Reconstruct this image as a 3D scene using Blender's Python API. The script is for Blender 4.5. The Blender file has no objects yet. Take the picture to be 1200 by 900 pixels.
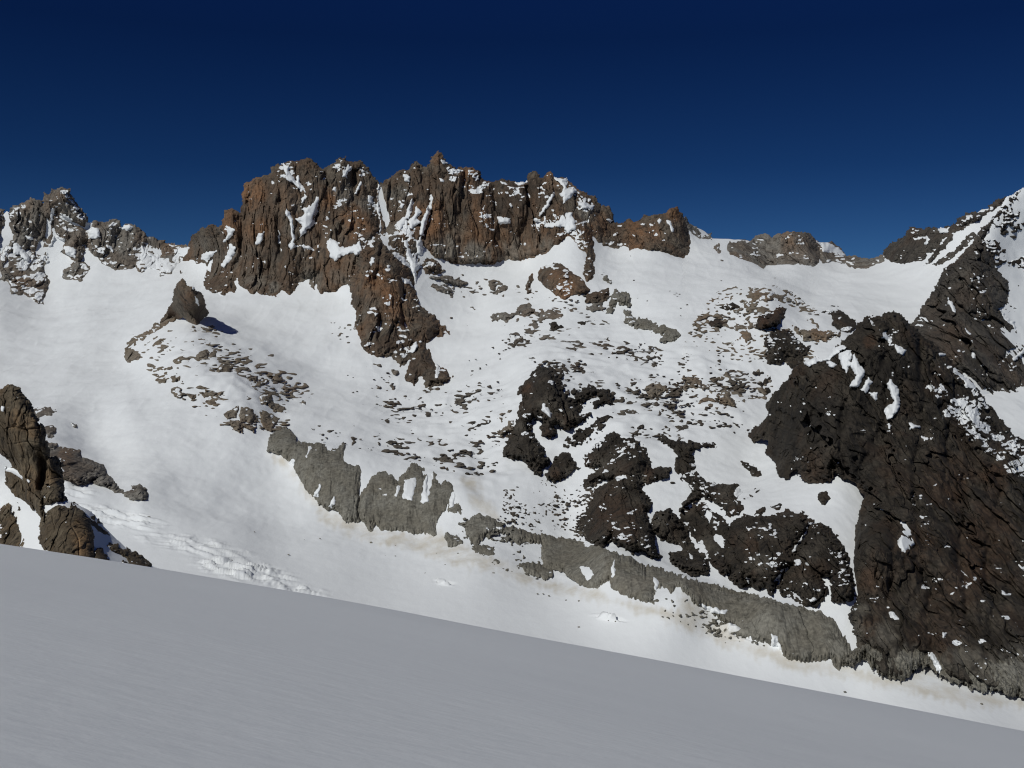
import bpy, math, random
import numpy as np
random.seed(7)
C = bpy.context.scene.collection
PI = math.pi

# ------------------------------------------------------------------ camera model
FPX = 1200 * 35 / 36.0
PITCH = math.atan(70 / FPX)
EYE = 1.7
_c, _s = math.cos(PITCH), math.sin(PITCH)

def point(u, v, Y):
    """where the sight line through photo point (u, v) stands at forward distance Y (metres)"""
    a = (u - 600) / FPX
    b = (450 - v) / FPX
    fy = _c + b * _s
    fz = -_s + b * _c
    return np.stack([a / fy * Y, Y, EYE + fz / fy * Y], -1)

# ------------------------------------------------------------------ noise
_rng = np.random.RandomState(11)
_perm = _rng.permutation(256)
_perm = np.concatenate([_perm, _perm, _perm])
_g = _rng.normal(size=(256, 3)); _g /= np.linalg.norm(_g, axis=1)[:, None]

def noise(p, seed=0):
    p = np.asarray(p, float) + seed * 17.31
    i = np.floor(p).astype(np.int64); f = p - i; i &= 255
    w = f * f * f * (f * (f * 6 - 15) + 10)
    out = 0.0
    for dx in (0, 1):
        for dy in (0, 1):
            for dz in (0, 1):
                h = _perm[_perm[_perm[(i[..., 0] + dx) & 255] + ((i[..., 1] + dy) & 255)] + ((i[..., 2] + dz) & 255)]
                g = _g[h]
                d = g[..., 0] * (f[..., 0] - dx) + g[..., 1] * (f[..., 1] - dy) + g[..., 2] * (f[..., 2] - dz)
                ww = (w[..., 0] if dx else 1 - w[..., 0]) * (w[..., 1] if dy else 1 - w[..., 1]) * (w[..., 2] if dz else 1 - w[..., 2])
                out = out + d * ww
    return out * 1.6

def noise2(u, v, lam, seed=0, ax=1.0):
    return noise(np.stack([u / (lam * ax), v / lam, np.full_like(u, 0.37)], -1), seed)

_r = _rng.uniform(size=(256, 6))
def facets(x, z, seed=0, crack=0.30):
    """blocky jointed faces: every cell of a jittered lattice is its own tilted plane, with open joints between"""
    x = x + 31.7 * seed; z = z + 11.3 * seed
    ix = np.floor(x).astype(np.int64); iz = np.floor(z).astype(np.int64)
    b1 = np.full(x.shape, 9.0); b2 = np.full(x.shape, 9.0); val = np.zeros(x.shape)
    for dx in (-1, 0, 1):
        for dz in (-1, 0, 1):
            h = _perm[_perm[(ix + dx) & 255] + ((iz + dz) & 255)]
            r = _r[h]
            ex = x - (ix + dx + r[..., 0]); ez = z - (iz + dz + r[..., 1])
            d = ex * ex + ez * ez
            v = 0.7 * (r[..., 2] - 0.5) + 1.3 * ((r[..., 3] - 0.5) * ex + (r[..., 4] - 0.5) * ez)
            near = d < b1
            b2 = np.where(near, b1, np.minimum(b2, d)); val = np.where(near, v, val); b1 = np.where(near, d, b1)
    gap = np.sqrt(b2) - np.sqrt(b1)
    return val - crack * sstep(0.14, 0.0, gap)

def sstep(a, b, x):
    t = np.clip((x - a) / (b - a), 0, 1)
    return t * t * (3 - 2 * t)

# ------------------------------------------------------------------ polygons
def P(c, s):
    x0, y0, k = c
    out = []
    for part in s.split(';'):
        q = np.array([[float(t) for t in w.split(',')] for w in part.split()])
        out.append(np.stack([x0 + q[:, 0] / k, y0 + q[:, 1] / k], -1))
    return out

def sdist(poly, U, V):
    """signed distance in photo pixels, positive inside"""
    d2 = np.full(U.shape, 1e12); ins = np.zeros(U.shape, bool)
    n = len(poly)
    for i in range(n):
        ax, ay = poly[i]; bx, by = poly[(i + 1) % n]
        ex, ey = bx - ax, by - ay
        L = ex * ex + ey * ey + 1e-9
        t = np.clip(((U - ax) * ex + (V - ay) * ey) / L, 0, 1)
        d2 = np.minimum(d2, (U - ax - t * ex) ** 2 + (V - ay - t * ey) ** 2)
        if ay != by:
            c = (ay > V) != (by > V)
            ins ^= c & (U < (bx - ax) * (V - ay) / (by - ay) + ax)
    d = np.sqrt(d2)
    return np.where(ins, d, -d)

def sd_union(polys, U, V, pad=14):
    out = np.full(U.shape, -float(pad))
    for p in polys:
        lo = p.min(0) - pad; hi = p.max(0) + pad
        m = (U > lo[0]) & (U < hi[0]) & (V > lo[1]) & (V < hi[1])
        if m.any():
            out[m] = np.maximum(out[m], sdist(p, U[m], V[m]))
    return out

# ------------------------------------------------------------------ depth surfaces (thin plate spline of log distance)
class Depth:
    def __init__(self, pts, smooth=2e-4):
        q = np.array(pts, float)
        self.x = q[:, :2] / 600.0
        z = np.log(q[:, 2])
        n = len(q)
        K = self.k(self.x[:, None, :] - self.x[None])
        K += np.eye(n) * smooth
        A = np.zeros((n + 3, n + 3)); A[:n, :n] = K
        A[:n, n] = 1; A[:n, n + 1:] = self.x; A[n, :n] = 1; A[n + 1:, :n] = self.x.T
        self.w = np.linalg.solve(A, np.concatenate([z, [0, 0, 0]]))
    def k(self, d):
        r2 = (d ** 2).sum(-1)
        return 0.5 * r2 * np.log(r2 + 1e-12)
    def __call__(self, U, V):
        sh = U.shape
        q = np.stack([U.ravel(), V.ravel()], -1) / 600.0
        out = np.empty(len(q))
        n = len(self.x)
        for i in range(0, len(q), 40000):
            c = q[i:i + 40000]
            out[i:i + 40000] = self.k(c[:, None, :] - self.x[None]) @ self.w[:n] + self.w[n] + c @ self.w[n + 1:]
        return np.exp(out).reshape(sh)

# ------------------------------------------------------------------ mesh building
def mesh_object(name, verts, faces, mat, smooth=False, attrs=None, parent=None):
    verts = np.asarray(verts, float); faces = np.asarray(faces, np.int64)
    lo, hi = verts.min(0), verts.max(0)
    loc = np.array([(lo[0] + hi[0]) / 2, (lo[1] + hi[1]) / 2, lo[2]])
    me = bpy.data.meshes.new(name)
    k = faces.shape[1]
    me.vertices.add(len(verts)); me.vertices.foreach_set('co', (verts - loc).astype(np.float32).ravel())
    me.loops.add(faces.size); me.loops.foreach_set('vertex_index', faces.astype(np.int32).ravel())
    me.polygons.add(len(faces))
    me.polygons.foreach_set('loop_start', np.arange(0, faces.size, k, dtype=np.int32))
    me.polygons.foreach_set('use_smooth', np.full(len(faces), smooth))
    me.update(calc_edges=True)
    for an, a in (attrs or {}).items():
        at = me.attributes.new(an, 'FLOAT', 'POINT'); at.data.foreach_set('value', np.asarray(a, np.float32).ravel())
    me.materials.append(mat)
    o = bpy.data.objects.new(name, me); C.objects.link(o)
    if parent is not None:
        o.parent = parent; loc = loc - np.array(parent.location)
    o.location = loc
    return o

def tag(o, label=None, cat=None, group=None, kind=None):
    if label: o['label'] = label
    if cat: o['category'] = cat
    if group: o['group'] = group
    if kind: o['kind'] = kind
    return o

def grid_faces(nr, nc, keep=None):
    i = np.arange(nr * nc).reshape(nr, nc)
    f = np.stack([i[:-1, :-1], i[1:, :-1], i[1:, 1:], i[:-1, 1:]], -1)
    if keep is not None: f = f[keep]
    return f.reshape(-1, 4)

def compact(P3, faces, attrs):
    used = np.unique(faces)
    m = np.full(len(P3), -1, np.int64); m[used] = np.arange(len(used))
    return P3[used], m[faces], {k: a.ravel()[used] for k, a in attrs.items()}

# ------------------------------------------------------------------ materials
def new_mat(name):
    m = bpy.data.materials.new(name); m.use_nodes = True
    nt = m.node_tree; nt.nodes.clear()
    out = nt.nodes.new('ShaderNodeOutputMaterial'); b = nt.nodes.new('ShaderNodeBsdfPrincipled')
    nt.links.new(b.outputs[0], out.inputs[0])
    return m, nt, b

def nd(nt, typ, **kw):
    n = nt.nodes.new(typ)
    for k, v in kw.items(): setattr(n, k, v)
    return n

def mix(nt, fac, a, b):
    n = nd(nt, 'ShaderNodeMix', data_type='RGBA')
    for sock, val in ((n.inputs[0], fac), (n.inputs[6], a), (n.inputs[7], b)):
        if hasattr(val, 'is_output'): nt.links.new(val, sock)
        elif isinstance(val, (int, float)): sock.default_value = val
        else: sock.default_value = (*val, 1)
    return n.outputs[2]

def ramp(nt, val, a, b):
    n = nd(nt, 'ShaderNodeMapRange', interpolation_type='SMOOTHSTEP')
    n.inputs[1].default_value = a; n.inputs[2].default_value = b
    nt.links.new(val, n.inputs[0])
    return n.outputs[0]

def noise_node(nt, scale, detail=6, rough=0.6, stretch=(1, 1, 1)):
    g = nd(nt, 'ShaderNodeNewGeometry')
    mp = nd(nt, 'ShaderNodeVectorMath', operation='MULTIPLY'); mp.inputs[1].default_value = stretch
    nt.links.new(g.outputs['Position'], mp.inputs[0])
    n = nd(nt, 'ShaderNodeTexNoise'); n.inputs['Scale'].default_value = scale
    n.inputs['Detail'].default_value = detail; n.inputs['Roughness'].default_value = rough
    nt.links.new(mp.outputs[0], n.inputs['Vector'])
    return n.outputs['Fac']

SNOW = (0.85, 0.868, 0.872)
def attr(nt, name):
    n = nd(nt, 'ShaderNodeAttribute', attribute_name=name)
    return n.outputs['Fac']

def rock_mat(name, c1, c2, c3, warm, m_per_px, pale=(0.19, 0.172, 0.142)):
    """c1 body, c2 dark streaks, c3 pale grey faces; 'warm' iron stained faces; 'snow' ledges"""
    m, nt, b = new_mat(name)
    s = 1.0 / m_per_px
    n1 = noise_node(nt, s / 30, 6, 0.62, (1, 1, 0.45))
    n2 = noise_node(nt, s / 9, 6, 0.7, (1.2, 1.2, 0.28))
    n3 = noise_node(nt, s / 55, 4, 0.55, (1, 1, 0.8))
    n4 = noise_node(nt, s / 3.5, 3, 0.6)
    col = mix(nt, ramp(nt, n1, 0.40, 0.62), c1, c3)
    col = mix(nt, ramp(nt, n2, 0.50, 0.66), col, c2)
    wn = nd(nt, 'ShaderNodeMath', operation='MULTIPLY')
    nt.links.new(ramp(nt, n3, 0.50, 0.66), wn.inputs[0]); wn.inputs[1].default_value = 0.3
    wa = nd(nt, 'ShaderNodeMath', operation='ADD', use_clamp=True)
    at = attr(nt, 'warm')
    wm = nd(nt, 'ShaderNodeMath', operation='MULTIPLY'); nt.links.new(at, wm.inputs[0]); nt.links.new(ramp(nt, n2, 0.70, 0.40), wm.inputs[1])
    nt.links.new(wn.outputs[0], wa.inputs[0]); nt.links.new(wm.outputs[0], wa.inputs[1])
    col = mix(nt, wa.outputs[0], col, warm)
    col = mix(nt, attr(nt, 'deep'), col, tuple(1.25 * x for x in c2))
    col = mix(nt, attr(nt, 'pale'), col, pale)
    g = nd(nt, 'ShaderNodeMath', operation='MULTIPLY_ADD'); nt.links.new(n4, g.inputs[0]); g.inputs[1].default_value = 1.7; g.inputs[2].default_value = 0.15
    vm = nd(nt, 'ShaderNodeVectorMath', operation='SCALE'); nt.links.new(col, vm.inputs[0]); nt.links.new(g.outputs[0], vm.inputs['Scale'])
    col = mix(nt, ramp(nt, attr(nt, 'snow'), 0.35, 0.65), vm.outputs[0], SNOW)
    nt.links.new(col, b.inputs['Base Color'])
    b.inputs['Roughness'].default_value = 0.85
    b.inputs['Specular IOR Level'].default_value = 0.25
    return m

def snow_mat(name, bump_scale, bump_dist, strength=0.25, stretch=(1, 1, 1)):
    m, nt, b = new_mat(name)
    dirt = attr(nt, 'dirt')
    n = noise_node(nt, 0.035, 6, 0.65)
    d = nd(nt, 'ShaderNodeMath', operation='MULTIPLY'); nt.links.new(dirt, d.inputs[0]); nt.links.new(ramp(nt, n, 0.2, 0.75), d.inputs[1])
    col = mix(nt, d.outputs[0], SNOW, (0.60, 0.545, 0.44))
    nt.links.new(col, b.inputs['Base Color'])
    b.inputs['Roughness'].default_value = 0.7
    b.inputs['Specular IOR Level'].default_value = 0.2
    bn = nd(nt, 'ShaderNodeBump'); bn.inputs['Strength'].default_value = strength; bn.inputs['Distance'].default_value = bump_dist
    nt.links.new(noise_node(nt, bump_scale, 5, 0.55, stretch), bn.inputs['Height'])
    nt.links.new(bn.outputs[0], b.inputs['Normal'])
    return m

MAT = dict(
    brown=rock_mat('brown_granite', (0.102, 0.070, 0.047), (0.034, 0.027, 0.021), (0.125, 0.103, 0.078), (0.205, 0.108, 0.054), 2.3),
    grey=rock_mat('grey_granite', (0.150, 0.125, 0.100), (0.065, 0.056, 0.048), (0.20, 0.185, 0.16), (0.19, 0.125, 0.08), 2.4),
    tan=rock_mat('tan_granite', (0.175, 0.140, 0.100), (0.080, 0.066, 0.052), (0.215, 0.185, 0.145), (0.22, 0.14, 0.085), 1.7),
    dark=rock_mat('dark_gneiss', (0.030, 0.0245, 0.018), (0.011, 0.0095, 0.008), (0.056, 0.047, 0.036), (0.070, 0.041, 0.025), 1.2, (0.125, 0.112, 0.090)),
    moraine=rock_mat('moraine_rubble', (0.165, 0.152, 0.122), (0.105, 0.098, 0.080), (0.20, 0.19, 0.16), (0.17, 0.145, 0.11), 1.2),
    near=rock_mat('near_gneiss', (0.080, 0.060, 0.038), (0.028, 0.022, 0.015), (0.120, 0.096, 0.064), (0.23, 0.145, 0.075), 0.12),
    scree=rock_mat('dark_scree', (0.082, 0.068, 0.052), (0.038, 0.032, 0.026), (0.125, 0.108, 0.086), (0.11, 0.07, 0.045), 1.6),
    slate=rock_mat('slate_grey_gneiss', (0.056, 0.049, 0.041), (0.025, 0.022, 0.019), (0.085, 0.075, 0.062), (0.090, 0.058, 0.038), 1.6),
)
MSNOW = snow_mat('snow', 0.06, 3.0, 0.28, (1, 0.7, 1))
MSNOWNEAR = snow_mat('wind_packed_snow', 2.6, 0.08, 0.18, (0.7, 1.3, 1.0))

# ------------------------------------------------------------------ rocks
def line_dist(line, U, V):
    dist = np.full(U.shape, 1e3)
    for (ax, ay), (bx, by) in zip(line[:-1], line[1:]):
        ex, ey = bx - ax, by - ay
        t = np.clip(((U - ax) * ex + (V - ay) * ey) / (ex * ex + ey * ey + 1e-9), 0, 1)
        dist = np.minimum(dist, np.hypot(U - ax - t * ex, V - ay - t * ey))
    return dist

class Rock: pass
ROCKS = []

def rock(name, label, cat, polys, mat='brown', depth=None, k=1.0, cap=12, rel=1.0, aniso=0.5, edge=2.0, snowy=0.0,
         back=None, group=None, patches=None, tints=(), step=0.8, scale=1.0, pedge=1.7, bias=0.0, drip=0.0, block=1.0, ea=1.2, seams=(), kind=None, sdcap=99.0, pales=(), snows=(), fac=((17, 0.30), (7, 0.34), (3.6, 0.30)), nz=1.0, crack=0.30, sub=None, ang=0.0, lams=(7, 3.2), deeps=()):
    r = Rock(); r.__dict__.update(locals()); ROCKS.append(r); r.seed = len(ROCKS) % 37
    return r

def rock_surface(r, U, V, low=False):
    D = r.depth(U, V)
    mpp = float(np.median(D)) / FPX if not hasattr(r, 'mpp') else r.mpp
    r.mpp = mpp
    F = sd_union(r.polys, U, V)
    if r.kind == 'stuff': F = np.minimum(F, r.sdcap) - r.bias + r.edge * (noise2(U, V, 26, r.seed, 1.5) * 0.7 + noise2(U, V, r.lams[0], r.seed + 3, r.ea) * 1.0 + noise2(U, V, r.lams[1], r.seed + 5, r.ea) * 1.2)
    else: F = np.minimum(F, r.sdcap) - r.bias + r.edge * (noise2(U, V, 12, r.seed, r.ea) * 0.9 + noise2(U, V, 5, r.seed + 3, r.ea) * 1.1 + noise2(U, V, 2.4, r.seed + 5, r.ea) * 0.9)
    if r.ang: F = F + r.ang * (facets(U / 13, V / 13, r.seed, 0) * 1.6 + facets(U / 5, V / 5, r.seed + 2, 0) * 0.8)
    if r.drip: F = F + r.drip * (noise2(U, V, 18, r.seed + 7, 0.22) + 0.6 * noise2(U, V, 8, r.seed + 8, 0.25))
    q = point(U, V, D) / mpp / r.scale
    q = q * np.array([1, 0.6, r.aniso])
    # bend the flutes so they do not read as a regular comb
    q[..., 0] += 6 * noise(q / 45.0, r.seed + 1)
    rl = 0.0
    for lam, w in ((125, 0.13 if r.cap >= 14 else 0.0), (64, 0.20), (27, 0.22), (11, 0.24), (4.6, 0.26)):
        if low and lam < 20: break
        n = noise(q / lam, r.seed + int(lam))
        rl = rl + w * lam * (0.55 - 1.5 * np.abs(n) * 1.0) if lam > 8 else rl + w * lam * n
    rl = rl * r.nz
    if not low:
        jx, jz = q[..., 0] + 0.25 * q[..., 2], q[..., 2] + 0.15 * q[..., 0]
        for lam, w in r.fac:
            rl = rl + r.block * w * lam * facets(jx / lam + 0.25 * noise(q / 9, r.seed + 2), jz / lam * 0.9, r.seed + int(lam), r.crack)
    rl = rl * r.scale
    for line, wd, dp in r.seams:
        dist = line_dist(line, U + (2.2 * noise2(U, V, 9, 41) + 7 * noise2(U, V, 34, 42)) * min(1, wd / 3), V)
        dp = dp * np.clip(0.75 + 0.9 * noise2(U, V, 30, 43), 0.1, 1.3)
        rl = rl - dp * np.exp(-(dist / wd) ** 2)
    body = np.where(F > 0, r.cap * np.tanh(r.k * F / r.cap), F * 2.2 * max(r.k, 0.6))
    ins = sstep(0, 7 * r.scale, F)
    front = D - mpp * (body + r.rel * rl * ins)
    return D, F, front, mpp

def bbox_grid(polys, pad, step):
    a = np.concatenate(polys); lo, hi = a.min(0) - pad, a.max(0) + pad
    nu = int((hi[0] - lo[0]) / step) + 2; nv = int((hi[1] - lo[1]) / step) + 2
    return np.meshgrid(lo[0] + np.arange(nu) * step, lo[1] + np.arange(nv) * step)

def cells(mask):
    return mask[:-1, :-1] & mask[1:, :-1] & mask[:-1, 1:] & mask[1:, 1:]

def islands(keep, least):
    lab = np.zeros(keep.shape, np.int32); n = 0; sizes = []
    todo = keep.copy()
    for s in zip(*np.nonzero(keep)):
        if not todo[s]: continue
        n += 1; st = [s]; todo[s] = False; c = 0
        while st:
            i, j = st.pop(); lab[i, j] = n; c += 1
            for a, b in ((i + 1, j), (i - 1, j), (i, j + 1), (i, j - 1)):
                if 0 <= a < keep.shape[0] and 0 <= b < keep.shape[1] and todo[a, b]:
                    todo[a, b] = False; st.append((a, b))
        sizes.append(c)
    order = np.argsort(sizes)[::-1]
    big = [k for k in order if sizes[k] >= least] or [order[0]]
    out = [lab == k + 1 for k in big]
    for k in order:
        if k not in big: out[0] = out[0] | (lab == k + 1)
    return out

def normals(P3):
    du = np.gradient(P3, axis=1); dv = np.gradient(P3, axis=0)
    n = np.cross(dv, du); n /= np.linalg.norm(n, axis=-1)[..., None] + 1e-9
    return n * np.where(n[..., 1:2] > 0, -1, 1)

def build_rock(r):
    U, V = bbox_grid(r.polys, 5, r.step)
    D, F, front, mpp = rock_surface(r, U, V)
    P3 = point(U, V, front)
    n = normals(P3)
    led = n[..., 2]
    sp = noise2(U + V * 0.5, V, 5.5, r.seed + 9, 2.0) * 0.7 + noise2(U + V * 0.5, V, 2.4, r.seed + 12, 2.2) * 0.8 + noise2(U, V, 24, r.seed + 15) * 0.8
    more = np.zeros_like(U)
    for line, wd, amt in r.snows:
        more = np.maximum(more, amt * np.exp(-(line_dist(line, U, V) / wd) ** 2))
    snow = sstep(0.0, 0.14, more + np.clip(led - 0.30, -0.25, 0.5) * 0.8 + sp * 0.6 - 0.72 + r.snowy * 1.1) * sstep(0.5, 2.0, F)
    warm = np.zeros_like(U)
    for tu, tv, tr, ts in r.tints:
        warm = np.maximum(warm, ts * sstep(1.0, 0.3, np.hypot(U - tu, (V - tv) * 0.8) / tr + 0.35 * noise2(U, V, 14, r.seed + 21)))
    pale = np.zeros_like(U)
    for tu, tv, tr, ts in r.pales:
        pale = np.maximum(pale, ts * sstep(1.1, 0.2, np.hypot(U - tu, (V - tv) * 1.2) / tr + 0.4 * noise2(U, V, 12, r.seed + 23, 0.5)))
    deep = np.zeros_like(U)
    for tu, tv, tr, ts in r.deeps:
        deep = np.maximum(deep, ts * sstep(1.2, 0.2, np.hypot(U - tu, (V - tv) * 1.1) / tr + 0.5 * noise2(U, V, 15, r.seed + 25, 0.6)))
    lim = -1.6
    keep = cells(F > lim)
    if not keep.any(): return None
    if r.sub:
        ks = islands(keep, 60)
        for k in ks:
            pv, pf, pa = compact(P3.reshape(-1, 3), grid_faces(*U.shape, k), {'snow': snow, 'warm': warm, 'pale': pale, 'deep': deep})
            o = mesh_object(r.name, pv, pf, MAT[r.mat], False, pa)
            tag(o, r.label if k is ks[0] else r.sub, r.cat, r.group or (r.sub.split(' ', 1)[1] if len(ks) > 2 else None), 'thing')
            if k is ks[0]: top = o
        for pp in (r.patches or ()): snow_patch(r, [pp], top)
        return top
    fc = grid_faces(*U.shape, keep)
    pts = P3.reshape(-1, 3); at = {'snow': snow, 'warm': warm, 'pale': pale, 'deep': deep}
    if r.back is None:
        pv, pf, pa = compact(pts, fc, at)
    else:
        pb = point(U, V, front + mpp * (3 + r.back * np.maximum(F, 0)))
        # the far side falls away behind the crest
        pb[..., 2] -= mpp * 0.55 * np.maximum(F, 0) * min(r.back, 2)
        N = len(pts)
        e = np.concatenate([fc[:, [0, 1]], fc[:, [1, 2]], fc[:, [2, 3]], fc[:, [3, 0]]])
        key = np.sort(e, 1); kk = key[:, 0] * N + key[:, 1]
        _, idx, cnt = np.unique(kk, return_index=True, return_counts=True)
        be = e[idx[cnt == 1]]
        side = np.stack([be[:, 1], be[:, 0], be[:, 0] + N, be[:, 1] + N], -1)
        fa = np.concatenate([fc, fc[:, ::-1] + N, side])
        pv, pf, pa = compact(np.concatenate([pts, pb.reshape(-1, 3)]), fa, {k: np.concatenate([a.ravel(), a.ravel()]) for k, a in at.items()})
    o = mesh_object(r.name, pv, pf, MAT[r.mat], False, pa)
    tag(o, r.label, r.cat, r.group, r.kind or 'thing')
    for pp in (r.patches or ()):
        snow_patch(r, [pp], o)
    return o

def snow_patch(r, polys, parent):
    U, V = bbox_grid(polys, 4, r.step)
    D, F, front, mpp = rock_surface(r, U, V, low=True)
    Fs = sd_union(polys, U, V) + r.pedge * (noise2(U, V, 8, r.seed + 31) * 0.8 + noise2(U, V, 3.5, r.seed + 33) * 0.9)
    Fs = np.minimum(Fs, F + 1.0)
    t = np.where(Fs > 0, np.minimum(1.3 + Fs * 0.8, 3.6), 1.3 + Fs * 3.0)
    keep = cells(Fs > -1.2)
    if not keep.any(): return
    pts = point(U, V, front - mpp * r.scale * t * (0.5 + 0.6 * r.rel)).reshape(-1, 3)
    a = np.concatenate(polys); w_, h_ = np.ptp(a[:, 0]), np.ptp(a[:, 1])
    for k in islands(keep, 1):
        if k.sum() < 5: continue
        pv, pf, pa = compact(pts, grid_faces(*U.shape, k), {'dirt': np.zeros(U.shape)})
        mesh_object('snow_gully' if h_ > 1.6 * w_ else 'snow_ledge' if w_ > 1.7 * h_ else 'snow_patch', pv, pf, MSNOW, True, pa, parent)

c1 = (0, 170, 4); c2 = (200, 160, 4); c3 = (400, 160, 4); c4 = (600, 180, 4); c5 = (900, 200, 4)
c6 = (100, 320, 4); c7 = (300, 370, 4); c8 = (550, 340, 4)
r1 = (800, 330, 3); r2 = (800, 550, 3); r3 = (500, 480, 3); r4 = (0, 440, 3.75); r5 = (150, 480, 3)
# ------------------------------------------------------------------ depth control points: photo point -> forward distance in metres
A_PTS = [
 # skyline and far ridges
 (-150,290,3200),(0,255,3150),(70,225,3150),(160,268,3150),(215,288,3150),(50,345,2900),(130,320,3000),(205,312,3000),(-150,360,2850),
 (230,270,2860),(290,215,2780),(330,188,2800),(400,188,2820),(445,215,2830),(330,270,2690),(300,340,2610),(240,350,2600),(400,345,2540),(447,270,2700),(370,280,2680),
 (440,285,2560),(440,340,2380),(450,415,2160),(520,440,2060),(505,385,2310),(408,370,2370),(480,330,2500),
 (512,180,2850),(570,212,2870),(650,205,2820),(570,260,2800),(560,312,2710),(620,312,2710),(500,300,2650),(600,240,2830),(540,230,2820),
 (680,270,2650),(690,310,2500),(660,328,2390),(655,350,2320),(700,260,2740),
 (720,290,2700),(800,302,2650),(790,245,2760),(720,265,2770),
 (840,280,2850),(870,308,2660),(900,312,2790),(930,272,2900),(990,303,3000),(1010,303,2960),(1070,306,2640),(1070,268,2760),(1150,238,2620),(1130,262,2560),(1350,210,2500),
 # left bowl and ice fall
 (0,380,2500),(100,380,2500),(180,375,2420),(-150,420,2350),(0,440,2100),(50,460,1920),(150,470,1740),(250,562,1425),(300,602,1362),(200,540,1470),(60,482,1710),(20,482,1740),(100,515,1585),(130,548,1452),(60,540,1400),(60,572,1330),(110,578,1325),(165,588,1310),(145,560,1400),(270,592,1370),(330,622,1325),(-150,560,1450),(0,560,1370),
 # valley glacier
 (0,640,1200),(100,620,1250),(250,650,1195),(200,622,1255),(280,632,1258),(150,604,1285),(350,645,1262),(400,660,1230),(300,700,1080),(500,700,1130),(600,722,1085),(700,740,1050),(800,775,990),(1000,815,945),(1190,838,915),
 (0,760,820),(600,810,890),(1200,900,790),(1350,860,880),(-150,700,1000),(600,960,640),(0,960,560),(1350,960,720),(-150,960,520),
 # bench below the spire
 (220,378,2230),(250,420,1920),(185,412,2040),(150,440,2030),(300,460,1760),(235,472,1685),(330,492,1690),(290,502,1585),(245,520,1530),
 # snow below the massif
 (300,380,2350),(380,400,2230),(380,450,2000),(450,480,1840),(540,400,2250),(560,350,2540),(600,380,2260),(590,358,2410),
 (750,320,2450),(800,340,2300),(850,320,2480),(1000,330,2600),(950,350,2350),(1030,360,2280),(1070,335,2480),
 # plateau
 (700,380,2160),(760,390,2060),(850,380,2060),(900,340,2230),(905,385,1960),(905,462,1740),(960,370,2110),(950,410,1900),(820,420,1860),(800,460,1720),(850,490,1600),(820,510,1540),(740,470,1680),
 (650,420,1900),(600,440,1890),(560,480,1740),(640,440,1740),(600,530,1540),(660,500,1620),(700,460,1710),(560,540,1540),(520,520,1610),(600,570,1430),
 (730,512,1510),(690,638,1290),(620,600,1370),(560,612,1330),(560,650,1240),(730,580,1370),
 (700,643,1210),(700,690,1135),(800,672,1125),(830,738,1045),(900,705,1055),(900,758,1008),(970,727,1035),(975,782,980),(850,660,1165),(760,655,1190),
 (335,512,1560),(430,545,1470),(380,525,1520),(380,590,1400),(420,622,1345),(490,552,1465),(490,628,1325),(540,565,1420),(530,622,1315),(330,545,1500),
 (880,560,1420),(880,605,1240),(880,685,1125),(850,530,1490),(780,600,1320),(800,667,1185),(830,620,1280),(950,710,1060),(960,622,1180),(990,600,1230),(1000,690,1070),
 # ground behind the dark pyramid
 (985,560,1300),(1000,640,1165),(1006,730,1030),(1050,450,1700),(1100,500,1560),(1200,500,1600),(1200,600,1380),(1100,600,1340),(1100,700,1165),(1150,785,990),(1100,775,1000),(1040,780,980),(1350,600,1450),(1350,760,1050),(1180,400,2050),(1250,350,2300),
]
A = Depth(A_PTS)
def on_A(pts, extra):
    q = np.array(pts, float)
    return [(u, v, float(z) + extra) for (u, v), z in zip(q, A(q[:, 0], q[:, 1]))]
C_DEPTH = Depth(on_A([(880,515),(898,540),(908,565),(935,575),(965,572),(1000,600),(1004,640),(1003,690),(1005,730),(1000,775),(1040,790),(1080,800),(1110,805),(1150,815),(1190,830),(875,500)], 4) + [(1045,368,1500),(1000,420,1440),(940,430,1470),(1000,560,1280),(1100,425,1470),(1150,480,1440),(1200,520,1420),(1330,600,1400),
 (1100,560,1290),(1200,620,1240),(1050,680,1090),(1150,720,1060),(1200,720,1080),(1330,850,920),(1050,600,1210),(1060,480,1390),
 (950,520,1360),(1010,640,1120),(1130,640,1180)])
B_DEPTH = Depth([(1150,235,2150),(1190,222,2150),(1100,300,2060),(1080,370,1950),(1150,300,2030),(1190,300,2110),(1150,400,1860),(1190,470,1770),(1190,400,1910),(1130,450,1740),
 (1320,220,2200),(1320,500,1760),(1180,250,2130),(1320,330,2080),(1110,270,2130),(1180,540,1660)])
SP_DEPTH = Depth(on_A([(190,378),(205,372),(220,378),(232,382),(242,372),(212,376)], 3) + [(212,330,2150),(225,350,2140)])
N_DEPTH = Depth([(15,455,132),(40,520,128),(60,580,124),(5,560,134),(30,600,128),(100,620,118),(110,660,112),(20,660,118),(140,640,122),(175,665,120),(-60,460,136),(-60,700,115),(100,720,100),(200,720,108),(75,560,131),(130,610,128)])

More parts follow.
